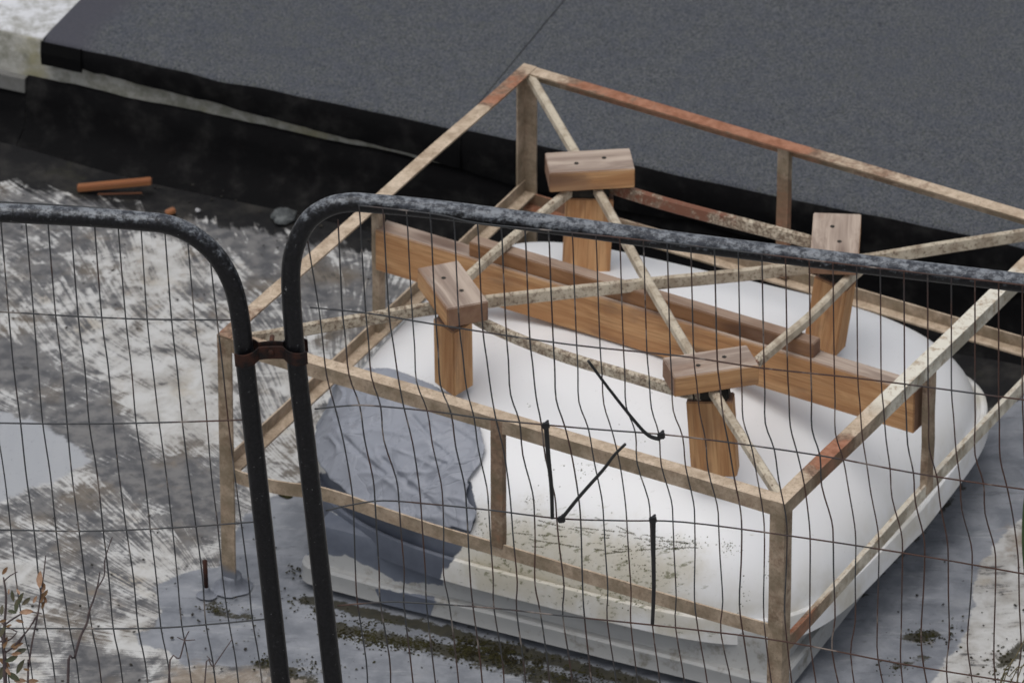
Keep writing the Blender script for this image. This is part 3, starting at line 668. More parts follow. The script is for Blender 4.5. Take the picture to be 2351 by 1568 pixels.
def prop(top4, bottom, leg_ax, leg_size, label, lean=None):
    """top4 = pixels of the cap's top corners"""
    zc = H+.003+.044
    q = [at(x, y, zc) for x, y in top4]      # back-left, back-right, front-right, front-left
    cen = (q[0]+q[1]+q[2]+q[3])/4
    e1 = ((q[1]-q[0])+(q[2]-q[3]))/2; e2 = ((q[0]-q[3])+(q[1]-q[2]))/2
    if e1.length > e2.length: A = ax3(e1); sz = (e1.length, e2.length, .044)
    else: A = ax3(e2); sz = (e2.length, e1.length, .044)
    b = at(*bottom, .395)
    root = tag(empty('timber_prop', (b.x, b.y, b.z)), label, 'timber prop', 'timber props clamping the cage over the dome')
    cap = wood_box('cap', cen-Z*.022, A, sz, WOOD, root, bev=.0018)
    cw = Matrix.Translation(base(root)) @ cap.matrix_basis
    top = Vector((cen.x, cen.y, H-.034))
    if lean: top = top+Vector(lean)
    bz = Vector((b.x, b.y, .385)); d = top-bz
    la = R(leg_ax); w1 = Vector((math.cos(la), math.sin(la), 0)); w1 = (w1-d*(w1.dot(d)/d.length_squared)).normalized(); w2 = d.normalized().cross(w1)
    wood_box('leg', (top+bz)/2, (d.normalized(), w1, w2), (d.length, leg_size[0], leg_size[1]), WOOD, root, bev=.0022)
    pk = wood_box('packer', Vector((top.x, top.y, H-.0155)), (w1, w2, w1.cross(w2)), (leg_size[0]*.82, leg_size[1]*.8, .036), RUBBER, root, bev=.004)
    for k in (-.028, .03):
        pp = cen+A[0]*k+A[1]*.008*(1 if k > 0 else -1)
        V = [pp+Vector((.0048*math.cos(x*math.pi/4), .0048*math.sin(x*math.pi/4), .0008)) for x in range(8)]
        V += [v-Z*.004 for v in V]
        ho = mk('screw', V, [tuple(range(8))]+[(x, x+8, (x+1) % 8+8, (x+1) % 8) for x in range(8)], RUBBER)
        ho.parent = cap; ho.matrix_parent_inverse = cw.inverted()
prop([(1248, 350), (1444, 341), (1459, 387), (1265, 400)], (1345, 618), 2, (.096, .044), 'timber prop with wide cap block, farthest back, below the back corner of the cage')
prop([(956, 613), (1054, 600), (1122, 694), (1026, 708)], (1042, 872), -48, (.060, .052), 'leftmost timber prop, its cap block pointing at the viewer, above the grey patch')
prop([(1515, 821), (1712, 792), (1745, 838), (1555, 867)], (1643, 1072), -8, (.090, .044), 'timber prop nearest the front rail, tilted cap block, in front of the long beam', )
prop([(1867, 489), (1978, 490), (1970, 588), (1861, 587)], (1893, 782), -30, (.074, .044), 'rightmost timber prop, leaning, with its upright looking cap block behind the fence rail', lean=(.0, -.035, 0))

# ------------------------------------------------------------------ fence
FY = -2.75; FN = (0, 1, 0); FQ = (0, FY, 0)
def fp(x, y, dy=0.0): return onp(x, y, FN, (0, FY+dy, 0))
PR = .0168
def bent(name, path, mat, parent, r=PR, k=8, x0=1e9):
    P = catmull(path, k); d = [max(0, min(1, (q.x-x0)/.1)) if q.z > 1.5 else 0 for q in P]
    return tube(name, P, r, mat, parent, 16, attrs={'dust': d})
def ground_px(x0, y0, x1, y1):   # carry the line on down to the ground in the fence plane
    a, b = fp(x0, y0), fp(x1, y1); t = (a.z-.02)/(a.z-b.z); return a.lerp(b, t)
# right panel
R_ = tag(empty('mesh_fence', (0.5, FY, 0)), 'black tube mesh fence with bent wires, right of the clamp, before the cage', 'fence panel', 'mesh fence panels')
LF = tag(empty('mesh_fence', (-1.0, FY, 0)), 'black tube mesh fence with straight wires, left of the clamp', 'fence panel', 'mesh fence panels')
base_r = ground_px(676, 800, 765, 1568)
top_r = [(860, 467), (1000, 482), (1568, 564), (2351, 650)]
far = fp(3300, 770); far_c = fp(3480, 800)
path = [base_r, base_r.lerp(fp(765, 1568), .5), fp(765, 1568), fp(735, 1300), fp(702, 1010), fp(684, 860), fp(671, 720), fp(668, 620), fp(681, 557), fp(710, 505), fp(755, 475), fp(805, 465), fp(860, 468), fp(1000, 481), fp(1300, 520), fp(1568, 556), fp(1950, 603), fp(2351, 650), fp(2900, 715), fp(3300, 762), fp(3390, 785), fp(3440, 850), fp(3460, 950), fp(3530, 1568), ground_px(3460, 950, 3530, 1568)]
bent('frame_tube', path, PIPE, R_, k=5, x0=fp(830, 466).x)
base_l = ground_px(556, 780, 645, 1568)
path = [base_l, base_l.lerp(fp(645, 1568), .5), fp(645, 1568), fp(615, 1300), fp(586, 1040), fp(566, 860), fp(552, 735), fp(534, 655), fp(500, 592), fp(450, 545), fp(390, 517), fp(320, 508), fp(200, 499), fp(0, 489), fp(-300, 476), fp(-700, 460), fp(-1150, 445), fp(-1270, 470), fp(-1320, 560), fp(-1300, 700), fp(-1230, 1568), ground_px(-1300, 700, -1230, 1568)]
bent('frame_tube', path, PIPE, LF, k=5)
WR = .0013
def hwire(pts, parent, dy=-.0, r=WR*1.12):
    return tube('horizontal_wire', catmull([fp(x, y, dy) for x, y in pts], 4), r, WIRE, parent, 6)
# horizontals of the right panel
HR = [
    [(712, 706), (850, 720), (1000, 745), (1300, 790), (1568, 818), (1750, 845), (2000, 872), (2351, 918), (2800, 975), (3450, 1055)],
    [(722, 939), (790, 932), (850, 931), (1000, 945), (1130, 963), (1350, 984), (1568, 1002), (1885, 1046), (2100, 1086), (2351, 1123), (2800, 1180), (3470, 1270)],
    [(748, 1172), (800, 1160), (880, 1149), (1000, 1158), (1128, 1171), (1284, 1190), (1430, 1195), (1568, 1198), (1801, 1228), (2068, 1268), (2351, 1317), (2800, 1400), (3490, 1500)],
    [(775, 1390), (860, 1383), (930, 1382), (1128, 1395), (1284, 1412), (1568, 1442), (1801, 1472), (2068, 1523), (2351, 1569), (2800, 1640), (3500, 1740)]]
for k, h in enumerate(HR): hwire(h, R_, -.0032)
for dyy in (230, 460):
    hwire([(x+dyy*.11, y+dyy) for x, y in HR[3]], R_, -.0032)
# top wire on the face of the tube
hwire([(822, 472), (1000, 492), (1100, 513), (1300, 533), (1568, 562), (1950, 608), (2351, 655), (2900, 722), (3300, 768)], R_, -PR-.001)
def ytop(x): return float(np.interp(x, [690, 703, 776, 822, 1000, 1100, 1300, 1568, 1950, 2351, 2900, 3300], [560, 533, 505, 474, 493, 514, 534, 563, 609, 656, 723, 769]))
def hy(k, x): return float(np.interp(x, [p[0] for p in HR[k]], [p[1] for p in HR[k]]))
XH1 = {-2: 732, -1: 786}
rw = random.Random(11)
def wire(pix, parent, dy=0.0):
    P = [fp(x, y, dy+(0 if k else dy*0)) for k, (x, y) in enumerate(pix)]
    return tube('vertical_wire', catmull(P, 3), WR*rw.uniform(.9, 1.08), WIRE, parent, 6)
h2x = {-1: 826, 0: 874, 1: 928, 2: 981, 3: 1036, 4: 1088, 5: 1139, 6: 1193, 7: 1243}
h3x = {-2: 811, -1: 861, 0: 916, 1: 966, 2: 1017, 3: 1071, 4: 1122, 5: 1174, 6: 1227, 7: 1278, 8: 1333, 9: 1386, 10: 1439, 11: 1493, 12: 1545, 13: 1595, 14: 1650, 15: 1703, 16: 1755, 17: 1807, 18: 1860, 19: 1913, 20: 1965, 21: 2018, 22: 2072, 23: 2123, 24: 2177, 25: 2232, 26: 2286, 27: 2339}
h4x = {-2: 821, -1: 873, 0: 927, 1: 979, 2: 1032, 3: 1086, 4: 1134, 5: 1186, 6: 1241, 7: 1292, 8: 1342, 9: 1394, 10: 1448, 11: 1498, 12: 1551, 13: 1603, 14: 1655, 15: 1707, 16: 1758, 17: 1807, 18: 1861, 19: 1910, 20: 1953, 21: 2016, 22: 2068, 23: 2121, 24: 2173, 25: 2230, 26: 2285, 27: 2336}
for i in range(-2, 46):
    x0 = {-2: 703, -1: 776}.get(i, 824+54.4*i)
    x1 = XH1.get(i, x0+16*max(0, 1-i/26))
    x2 = h2x.get(i, x0+float(np.interp(i, [-2, 0, 7, 13, 19, 27, 45], [66, 50, 38, 36, 25, 19, 10])))
    x3 = h3x.get(i, x0+44); x4 = h4x.get(i, x3-2)
    y0 = ytop(x0)
    k1 = rw.uniform(-4, 9); k2 = rw.uniform(-14, -2); k3 = rw.uniform(-9, 6); k4 = rw.uniform(-10, 8)
    if i == 22: k4 = 0
    dyw = -PR-.0005 if i >= 0 else -.0
    first = [fp(x0, y0, -PR-.001), fp(lerp(x0, x1, .2), y0+34, -.012)] if i >= 0 else [fp(x0, y0, 0)]
    P = first+[fp(lerp(x0, x1, .5), lerp(y0, hy(0, x1), .5)), fp(x1, hy(0, x1)), fp(lerp(x1, x2, .30)+k2*.4, lerp(hy(0, x1), hy(1, x2), .30)), fp(lerp(x1, x2, .68)+k2, lerp(hy(0, x1), hy(1, x2), .68)), fp(x2, hy(1, x2)),
         fp(lerp(x2, x3, .35)+k3, lerp(hy(1, x2), hy(2, x3), .35)), fp(lerp(x2, x3, .75)+4, lerp(hy(1, x2), hy(2, x3), .75)), fp(x3, hy(2, x3)),
         fp(lerp(x3, x4, .3)+k4*.3, lerp(hy(2, x3), hy(3, x4), .3)), fp(lerp(x3, x4, .7)+k4, lerp(hy(2, x3), hy(3, x4), .7)), fp(x4, hy(3, x4)),
         fp(x4+18+k1, hy(3, x4)+130), fp(x4+26, hy(3, x4)+230), fp(x4+50, hy(3, x4)+460)]
    tube('vertical_wire', catmull(P, 3), WR*rw.uniform(.9, 1.1), WIRE, R_, 6)
# left panel
HL = [[(-1300, 640), (-500, 690), (0, 716), (167, 726), (334, 733), (534, 735), (556, 736)],
      [(-1290, 930), (-500, 960), (0, 971), (200, 973), (400, 969), (551, 964), (578, 963)],
      [(-1280, 1200), (-500, 1210), (0, 1216), (200, 1219), (400, 1211), (580, 1198), (606, 1196)],
      [(-1260, 1440), (-500, 1445), (0, 1442), (330, 1442), (500, 1431), (604, 1421), (628, 1420)]]
for h in HL: hwire(h, LF, -.0032)
for dyy in (235, 470): hwire([(x+dyy*.11, y+dyy) for x, y in HL[3]], LF, -.0032)
hwire([(-1000, 425), (-300, 452), (0, 464), (200, 476), (385, 494)], LF, .014)
def yl(k, x): return float(np.interp(x, [p[0] for p in HL[k]], [p[1] for p in HL[k]]))
def ytl(x): return float(np.interp(x, [-1150, -700, 0, 200, 320, 390, 450, 500, 530], [445, 460, 489, 499, 508, 517, 545, 592, 640]))
for i in range(-22, 11):
    x = [2+53.3*i, 22+53*i, 47+53.2*i, 78+53*i, 105+52.5*i]
    x = [v+rw.uniform(-2.5, 2.5) for v in x]
    P = []
    if x[0] < 528: P = [fp(x[0], ytl(x[0]), 0)]
    if x[1] < 545: P += [fp(x[1], yl(0, x[1]))]
    if x[2] < 575: P += [fp(lerp(x[1], x[2], .5)+rw.uniform(-3, 3), 845)] if P else []; P += [fp(x[2], yl(1, x[2]))]
    if x[3] < 600: P += [fp(lerp(x[2], x[3], .5)+rw.uniform(-4, 4), 1090)] if P else []; P += [fp(x[3], yl(2, x[3]))]
    if x[4] < 625: P += [fp(lerp(x[3], x[4], .5)+rw.uniform(-4, 4), 1330), fp(x[4], yl(3, x[4])), fp(x[4]+22, 1568), fp(x[4]+45, 1900)]
    if len(P) > 3: tube('vertical_wire', catmull(P, 4), WR*rw.uniform(.9, 1.05), WIRE, LF, 6)

# clamp between the two panels
ca, cb = fp(562, 812), fp(684, 808)
clamp = tag(empty('fence_clamp', (ca+cb)/2), 'dark rusty two part clamp joining the two black fence posts', 'fence clamp')
dirc = (cb-ca).normalized(); upc = (fp(556, 740)-fp(566, 860)).normalized()
def plate(sgn):
    V = []; n = 36
    half = (cb-ca).length/2
    mid = (ca+cb)/2
    for q_ in range(n+1):
        s_ = lerp(-half-.017, half+.017, q_/n)
        e = abs(s_)-half
        if abs(e) < .0235: d = math.sqrt(max(0, .0235**2-e*e))*.98+.001
        else: d = .004
        if abs(s_) < half: d = max(d, .0045)
        d = max(d, .003)
        for zq, th in ((-.012, 0), (.012, 0), (.012, .004), (-.012, .004)):
            bow = (.006 if sgn < 0 else .004)*math.cos(min(1, abs(s_)/half)*math.pi/2)
            V.append(mid+dirc*s_+upc*(zq+bow*1.2)+Vector((0, -1, 0))*sgn*(d+th))
    F = [(i*4+k, (i+1)*4+k, (i+1)*4+(k+1) % 4, i*4+(k+1) % 4) for i in range(n) for k in range(4)]+[(3, 2, 1, 0), (n*4, n*4+1, n*4+2, n*4+3)]
    o = mk('plate', V, F, RUST, clamp, False)
    bm = bmesh.new(); bm.from_mesh(o.data); bmesh.ops.recalc_face_normals(bm, faces=bm.faces); bm.to_mesh(o.data); bm.free()
plate(1); plate(-1)
mid = (ca+cb)/2+upc*.006
tube('bolt', [mid+Vector((0, .02, 0)), mid+Vector((0, -.0115, 0)), mid+Vector((0, -.0125, 0))], .006, RUST, clamp, 6, radii=[.004, .006, .005])
tube('bolt_shank', [mid+Vector((.0, .02, .0)), mid+Vector((.001, .042, .002))], .0042, RUSTB, clamp, 8)

# cable ties
def tie(pix, head, label, dy=-.008, tail=None):
    P = [fp(x, y, dy) for x, y in pix]; h = fp(*head, dy)
    r = tag(empty('cable_tie', h), label, 'cable tie', 'cable ties left on the fence')
    P = catmull(P, 6); n = len(P)
    tube('strap', P, .0036, PLASTIC, r, 8, radii=[.0044-.0012*k/(n-1) for k in range(n)], flat=.8)
    b = wood_box('head', h, (Vector((1, 0, .15)).normalized(), Vector((0, 1, 0)), Vector((-.15, 0, 1)).normalized()), (.013, .010, .011), PLASTIC, r, bev=.0018)
    # loop round the wire
    L_ = [h+Vector((.004*math.sin(t), .006*math.cos(t)+.005, .006*math.sin(t))) for t in np.linspace(0, 2*math.pi, 11)]
    tube('loop', L_, .0018, PLASTIC, r, 6)
tie([(1254, 980), (1259, 1050), (1266, 1120), (1268, 1190)], (1253, 977), 'black cable tie hanging straight down from the second wire over the front rail')
tie([(1290, 1190), (1330, 1140), (1385, 1078), (1410, 1045), (1436, 1019)], (1289, 1192), 'black cable tie sticking up to the right from the third wire')
tie([(1516, 1008), (1490, 1000), (1460, 970), (1400, 895), (1350, 828)], (1518, 1000), 'longest black cable tie, slanting up left from the second wire over the dome')
tie([(1500, 1196), (1500, 1270), (1501, 1350), (1498, 1432)], (1499, 1193), 'black cable tie hanging down nearest the front right post of the cage')

# ------------------------------------------------------------------ small things on the roof
def lump(name, c, size, mat, label, cat, seed=0, parent=None, sub=3, flatten=True):
    bm = bmesh.new(); bmesh.ops.create_icosphere(bm, subdivisions=sub, radius=1)
    for v in bm.verts:
        d = 1+.35*mnoise.noise(v.co*1.6+Vector((seed*3.1, seed, 0)))+.12*mnoise.noise(v.co*5+Vector((seed, 0, 0)))
        v.co = Vector((v.co.x*size[0]*d, v.co.y*size[1]*d, max(v.co.z*size[2]*d, -size[2]*.35)))
    me = bpy.data.meshes.new(name); bm.to_mesh(me); bm.free(); me.materials.append(mat)
    for p in me.polygons: p.use_smooth = True
    o = bpy.data.objects.new(name, me); COL.objects.link(o); o.location = Vector(c)+Vector((0, 0, size[2]*.3)); return tag(o, label, cat)
ORW = m_wood('fresh_orange_splinter', (.32, .14, .055), (.22, .085, .035), (.29, .115, .045), (.20, .075, .035))
p0, p1 = at(178, 432, .008), at(348, 416, .03)
o = wood_box('wood_offcut', (p0+p1)/2, ax3(p1-p0), ((p1-p0).length, .02, .012), ORW, bev=.002); tag(o, 'thin orange broken wood stick lying on the black roof at the left', 'wood stick')
o = wood_box('wood_offcut', (p0+p1)/2+Vector((.012, -.022, -.010)), ax3(p1-p0+Vector((0, 0, -.012))), ((p1-p0).length*.60, .005, .004), ORW, bev=.0015); tag(o, 'thin pale splinter lying just under the orange wood stick', 'wood splinter')
o = wood_box('wood_chip', at(391, 486, .008), ax3((1, .4, .3)), (.022, .016, .010), ORW, bev=.002); tag(o, 'small orange wood chip just above the top tube of the left fence panel', 'wood chip')
PEB = m_plain('pale_stone', (.55, .55, .56), .8); GST = m_plain('grey_stone', (.05, .055, .058), .8, (.13, .14, .14))
lump('pebble', at(454, 485), (.006, .007, .005), PEB, 'tiny white pebble right of the orange wood chip', 'pebble', 3, sub=2)
lump('stone', at(652, 500), (.027, .03, .012), GST, 'flat grey stone lying on the black roof left of the bent fence corner', 'stone', 5)
lump('stone', at(1132, 413, .0), (.018, .02, .010), m_plain('flake', (.38, .38, .37), .9), 'pale mortar flake lying at the foot of the wall, left of the back cage post', 'mortar flake', 8)
lump('stone', at(655, 1132), (.018, .02, .009), MOSSD, 'dark crumbled lump under the left lower rail of the cage', 'debris lump', 9)
# rusty stub with sealant round it, and sealant round the post foot
s0 = at(474, 1362); stub = tag(empty('rusty_stub', s0), 'short dark rusty rod standing in grey sealant beside the left cage post', 'metal rod')
tube('rod', [s0+Vector((.0, 0, -.005)), s0+Vector((-.001, 0, .045)), s0+Vector((-.002, 0, .078))], .0048, RUST, stub, 8)
def mound(name, c, r0, r1, h, mat, parent=None, label=None, cat=None, sd=0):
    V = []; F = []; n = 20; lv = 7
    for i_ in range(lv):
        t = i_/(lv-1); rr = lerp(r0, r1, 1-(1-t)**2.2)
        for k in range(n):
            a = 2*math.pi*k/n; d = 1+.22*mnoise.noise((math.cos(a)*1.3+sd, math.sin(a)*1.3, t))*(1-t*.6)
            V.append(Vector(c)+Vector((math.cos(a)*rr*d, math.sin(a)*rr*d, h*t**1.4)))
    for i_ in range(lv-1):
        for k in range(n): a, b = i_*n+k, i_*n+(k+1) % n; F.append((a, b, b+n, a+n))
    F.append(tuple((lv-1)*n+k for k in range(n)))
    o = mk(name, V, F, mat, parent, True, origin=c if not parent else None)
    if label: tag(o, label, cat)
    return o
mound('sealant', s0+Vector((0, 0, -.003)), .020, .007, .018, SEAL, stub, sd=2)
mound('sealant_collar', zz(cA, -.003)+(CU+CV)*.014, .040, .02, .03, SEAL, None, 'grey sealant mound round the foot of the left cage post', 'sealant', 4)
for c_ in (cC, cB, cD): mound('sealant_collar', zz(c_, -.003)+((CEN-c_).normalized())*.02, .075, .022, .04, SEAL, None, {0: 'grey sealant mound round the foot of the front right cage post', 1: 'grey sealant mound round the foot of the back cage post', 2: 'grey sealant mound round the foot of the far right cage post'}[[cC, cB, cD].index(c_)], 'sealant', 6)

# ------------------------------------------------------------------ moss
def moss_obj(name, spots, mat, kind='stuff'):
    V = []; F = []; rr = random.Random(5)
    for p, n_, s_ in spots:
        n_ = Vector(n_).normalized(); u = n_.orthogonal().normalized(); v = n_.cross(u)
        a0 = rr.uniform(0, 6.3); b = len(V)
        for k in range(5):
            a = a0+k*2*math.pi/5; d = s_*rr.uniform(.6, 1.3); V.append(Vector(p)+u*math.cos(a)*d+v*math.sin(a)*d-n_*.0006)
        V.append(Vector(p)+n_*s_*rr.uniform(.25, .7)+u*rr.uniform(-.4, .4)*s_)
        F += [(b+k, b+(k+1) % 5, b+5) for k in range(5)]
    o = mk(name, V, F, mat); tag(o, kind=kind); return o
def dome_hit(x, y):
    """where the sight line through a picture point meets the dome"""
    p, n_, i_, d_ = BV.ray_cast(CAMP, ray(x, y).normalized())
    return (p, n_ if n_.z > 0 else -n_) if p else None
rm = random.Random(21); sp = []
strk = [((1200, 1190), (1290, 1222)), ((1180, 1218), (1400, 1240)), ((1215, 1240), (1480, 1268)), ((1235, 1190), (1400, 1232)), ((1310, 1205), (1560, 1245)),
        ((1400, 1250), (1600, 1252)), ((1360, 1190), (1500, 1240)), ((1300, 1250), (1560, 1262)), ((1180, 1240), (1260, 1258)), ((1420, 1226), (1600, 1246)), ((1370, 1270), (1600, 1260))]
for a, b in strk:
    n = int(math.dist(a, b)/.4)
    ph = rm.uniform(0, 9)
    for k in range(n):
        t = k/n
        if mnoise.noise((t*9, ph, 0)) < -.05: continue
        x = lerp(a[0], b[0], t)+rm.gauss(0, 1.0); y = lerp(a[1], b[1], t)+rm.gauss(0, .75)+5*math.sin(t*3+ph)
        h_ = dome_hit(x, y)
        if h_: sp.append((h_[0], h_[1], rm.uniform(.0007, .0017)))
for cx_, cy_, sx_, sy_, n in [(1545, 1247, 35, 10, 170), (1455, 1248, 30, 12, 60), (1675, 1258, 13, 9, 60), (1768, 1285, 5, 7, 16), (1768, 1312, 5, 9, 20), (1340, 1075, 14, 10, 26), (1215, 935, 3, 3, 8), (1225, 1150, 14, 9, 30), (1430, 1350, 40, 22, 70), (1500, 1330, 30, 30, 50), (1700, 1370, 12, 40, 24), (1330, 1080, 90, 60, 40), (1450, 1290, 50, 20, 60), (1520, 900, 50, 10, 16), (1110, 1220, 18, 25, 60), (1160, 1290, 10, 6, 30), (1480, 1385, 30, 6, 60), (1340, 1370, 40, 20, 40)]:
    for _ in range(n):
        h_ = dome_hit(rm.gauss(cx_, sx_), rm.gauss(cy_, sy_))
        if h_: sp.append((h_[0], h_[1], rm.uniform(.0006, .0024)))
moss_obj('dome_moss', sp, MOSS)
sp = []
def gm(cx_, cy_, sx_, sy_, n, s0_=.001, s1_=.0036):
    for _ in range(int(n*1.5)):
        p = at(rm.gauss(cx_, sx_*1.1), rm.gauss(cy_, sy_)); sp.append((p+Vector((0, 0, .0)), (rm.uniform(-.3, .3), rm.uniform(-.3, .3), 1), rm.uniform(s0_, s1_)))
for cc in [(790, 1455, 20, 8, 60), (850, 1460, 30, 10, 130), (920, 1475, 30, 10, 130), (985, 1480, 18, 9, 70), (1075, 1490, 22, 14, 260), (1150, 1500, 18, 14, 200), (1200, 1520, 40, 10, 90), (1290, 1545, 40, 12, 110), (700, 1530, 50, 12, 60), (620, 1515, 18, 6, 40), (500, 1395, 18, 8, 30), (2125, 1458, 14, 10, 60), (2060, 1530, 20, 10, 30), (845, 1430, 40, 8, 60), (1370, 1560, 40, 8, 80), (740, 1410, 30, 8, 30), (2190, 1445, 20, 20, 20), (2300, 1530, 30, 30, 80), (680, 1375, 15, 10, 20), (680, 1310, 12, 10, 16), (560, 1430, 50, 20, 26)]: gm(*cc)
moss_obj('roof_moss', sp, MOSSD)
sp = []
for _ in range(260):
    p = at(rm.uniform(60, 2351), rm.uniform(1180, 1568))
    q_ = p-DC
    if (abs(q_.dot(DU)/.63)**5+abs(q_.dot(DV)/.57)**5) < 1: continue
    sp.append((p, (rm.uniform(-.5, .5), rm.uniform(-.5, .5), 1), rm.uniform(.0015, .0042)))
for _ in range(120):
    p = at(rm.uniform(0, 900), rm.uniform(420, 760)); sp.append((p, (0, 0, 1), rm.uniform(.0015, .004)))
moss_obj('roof_grit', sp, RUBBER)

# ------------------------------------------------------------------ plants in front of the fence
def leaf_mesh(name, mat):
    V = []; F = []
    L0 = [(-.5, 0), (-.3, .17), (0, .25), (.3, .17), (.52, .0)]
    for x, y in L0: V += [(x, -y, .10*y-.12*x*x), (x, 0, -.04-.12*x*x), (x, y, .10*y-.12*x*x)]
    for i_ in range(4):
        for k in range(2): a = i_*3+k; F.append((a, a+3, a+4, a+1))
    me = bpy.data.meshes.new(name); me.from_pydata(V, [], F); me.materials.append(mat)
    for p in me.polygons: p.use_smooth = True
    return me
LM = [leaf_mesh('leaf', m) for m in (LEAFG, LEAFO, LEAFB)]
def pp(x, y, d=0): return onp(x, y, (0, 1, 0), (0, -2.98+d, 0))
def leafat(x, y, ang, ln, kind, parent, tilt=None, d=0):
    o = bpy.data.objects.new('leaf', LM[kind]); COL.objects.link(o); o.parent = parent
    o.location = pp(x, y, d)-base(parent)
    a = R(ang); ex = Vector((math.cos(a), 0, math.sin(a))); nrm = Vector((-math.sin(a)*.3+random.uniform(-.4, .4), -.8, .6+random.uniform(-.3, .3))).normalized()
    ex = (ex-nrm*ex.dot(nrm)).normalized(); ey = nrm.cross(ex)
    m = Matrix([[ex[i], ey[i], nrm[i]] for i in range(3)]).to_4x4(); m = m @ Matrix.Diagonal((ln, ln*.8, ln, 1)); m.translation = o.location
    o.matrix_basis = m
def stem(pix, parent, r0, r1, name='stem', down=True):
    P = [pp(x, y) for x, y in pix]
    if down:
        b = P[-1].copy(); P.append(Vector((b.x*1.0+random.uniform(-.03, .03), b.y, b.z*.5))); P.append(Vector((b.x*.98, b.y+.02, 0)))
    P = catmull(P, 4); n = len(P)
    return tube(name, P, r0, BARK, parent, 6, radii=[lerp(r1, r0, min(1, k/(n*.6))) for k in range(n)])
sh = tag(empty('shrub', (pp(10, 1500).x, -2.98, 0)), 'small shrub with dark green and tan leaves in front of the fence, bottom left corner', 'shrub')
stem([(8, 1325), (14, 1370), (10, 1440), (8, 1490), (12, 1568)], sh, .0035, .0014)
stem([(40, 1312), (22, 1322), (8, 1335)], sh, .0012, .0008, down=False)
stem([(96, 1408), (60, 1405), (30, 1420), (8, 1436)], sh, .0016, .001, down=False)
stem([(82, 1415), (68, 1440), (50, 1462), (30, 1485), (8, 1500)], sh, .0018, .001, down=False)
stem([(40, 1450), (20, 1440), (4, 1430)], sh, .0014, .001, down=False)
stem([(38, 1452), (22, 1468), (0, 1472)], sh, .0018, .001, down=False)
for x, y, a, ln, k in [(11, 1310, 60, .020, 2), (29, 1368, 110, .024, 0), (46, 1375, 80, .030, 0), (38, 1390, 100, .030, 0), (20, 1358, 100, .012, 1), (42, 1358, 110, .014, 1),
    (60, 1380, 40, .024, 0), (80, 1376, 70, .018, 1), (60, 1404, 5, .030, 1), (28, 1404, -15, .020, 0), (45, 1425, -20, .018, 1), (5, 1450, 80, .026, 0), (12, 1475, 90, .026, 2),
    (38, 1480, 20, .028, 2), (36, 1486, 45, .018, 1), (46, 1495, 30, .030, 0), (26, 1512, 20, .030, 0), (37, 1500, 10, .022, 1), (46, 1530, 80, .034, 0), (10, 1520, -50, .03, 2),
    (30, 1552, -40, .034, 0), (46, 1562, 0, .026, 1), (74, 1563, 5, .026, 1), (4, 1400, 90, .022, 0), (3, 1545, 80, .03, 0), (18, 1540, 120, .022, 1), (60, 1536, -10, .014, 2), (6, 1425, 10, .016, 2), (20, 1436, 30, .014, 2)]:
    leafat(x, y, a, ln*.85, k, sh, d=random.uniform(-.02, .02))
tw = tag(empty('dry_twig', (pp(64, 1568).x, -2.98, 0)), 'thin dry twig with one shrivelled tan leaf cluster, left, beside the shrub', 'twig', 'bare twigs before the fence')
stem([(105, 1275), (100, 1320), (94, 1360), (86, 1414), (73, 1478), (66, 1530), (64, 1568)], tw, .0018, .0010)
stem([(94, 1362), (84, 1415), (60, 1450), (44, 1476)], tw, .0012, .0008, down=False)
for x, y, a, ln, k in [(91, 1330, 100, .030, 1), (100, 1350, 80, .018, 1), (104, 1362, 60, .016, 2), (96, 1372, 90, .020, 2), (104, 1376, 100, .014, 2), (99, 1388, 80, .016, 2), (100, 1342, 120, .012, 2)]: leafat(x, y, a, ln, k, tw)
tw = tag(empty('dry_twig', (pp(156, 1568).x, -2.98, 0)), 'tall bare forked twig rising between the shrub and the left post', 'twig', 'bare twigs before the fence')
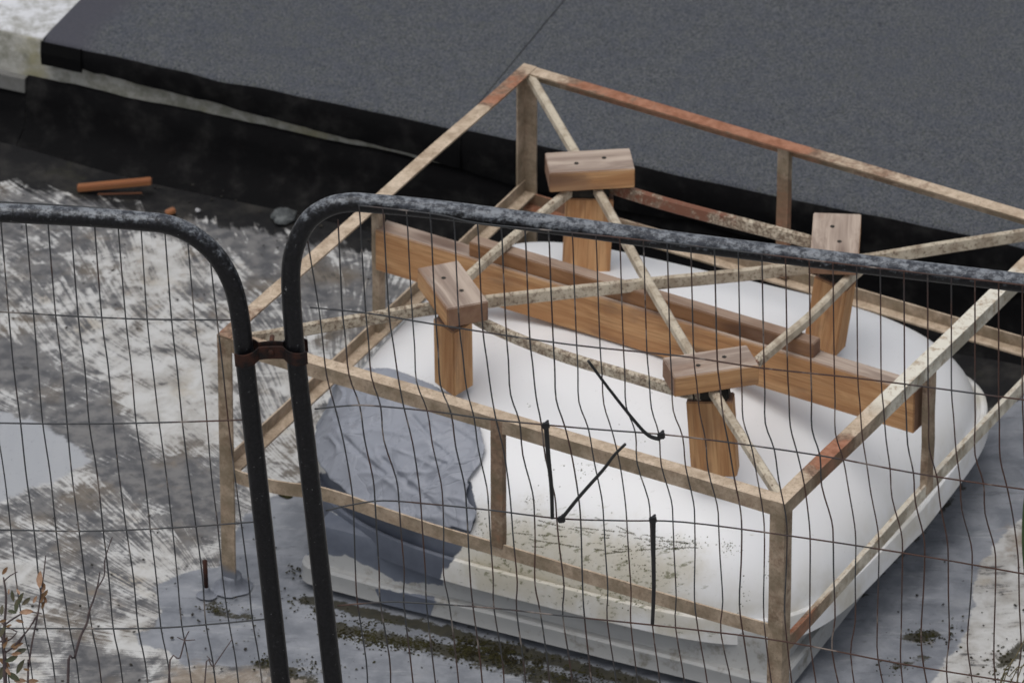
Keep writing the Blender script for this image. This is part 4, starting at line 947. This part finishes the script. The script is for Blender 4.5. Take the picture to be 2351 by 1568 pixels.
stem([(229, 1313), (225, 1339), (216, 1372), (205, 1403), (199, 1431), (184, 1463), (171, 1510), (156, 1568)], tw, .0024, .0011)
stem([(258, 1232), (248, 1260), (240, 1290), (239, 1322), (222, 1352)], tw, .0012, .0008, down=False)
tw = tag(empty('dry_twig', (pp(387, 1566).x, -2.98, 0)), 'short bare twig with tiny side shoots below the sealed post foot', 'twig', 'bare twigs before the fence')
stem([(434, 1448), (424, 1469), (413, 1510), (387, 1568)], tw, .0016, .0009)
stem([(407, 1462), (424, 1469), (448, 1468)], tw, .0009, .0008, down=False)
tw = tag(empty('dry_twig', (pp(470, 1567).x, -2.98, 0)), 'shortest bare twig, nearest the left fence post at the bottom edge', 'twig', 'bare twigs before the fence')
stem([(532, 1468), (510, 1500), (490, 1530), (470, 1568)], tw, .0015, .0008)
stem([(475, 1505), (488, 1520), (492, 1532)], tw, .0009, .0008, down=False)
# bottom right: dry stalks and a green stem
GREEN = m_plain('green_stem', (.035, .07, .02), .5, (.05, .09, .03), 30)
DRY = m_plain('dry_stalk', (.20, .16, .085), .8, (.10, .09, .045), 60)
gr = tag(empty('dry_grass_tuft', (pp(2330, 1568).x, -2.9, 0)), 'tuft of thin dry brown stalks in the bottom right corner', 'grass tuft')
rg = random.Random(3)
for k in range(15):
    x0 = rg.uniform(2260, 2400); y0 = 1575; x1 = x0+rg.uniform(20, 110); y1 = rg.uniform(1400, 1530)
    P = [pp(x0, y0), pp(lerp(x0, x1, .5)+rg.uniform(-8, 8), lerp(y0, y1, .5)), pp(x1, y1)]
    P = [Vector((P[0].x-.05, P[0].y, P[0].z-.3)), *P]
    tube('stalk', catmull(P, 3), .0010, DRY, gr, 5)
gs = tag(empty('green_plant', (pp(2352, 1240).x, -2.98, 0)), 'green leaf blade cut off by the right edge of the picture', 'plant')
tube('blade', catmull([pp(2360, 1100), pp(2352, 1170), pp(2350, 1245), pp(2356, 1330), Vector((pp(2380, 1568).x, -2.98, pp(2380, 1568).z)), Vector((pp(2380, 1568).x, -2.98, 0))], 5), .003, GREEN, gs, 6, flat=.5)
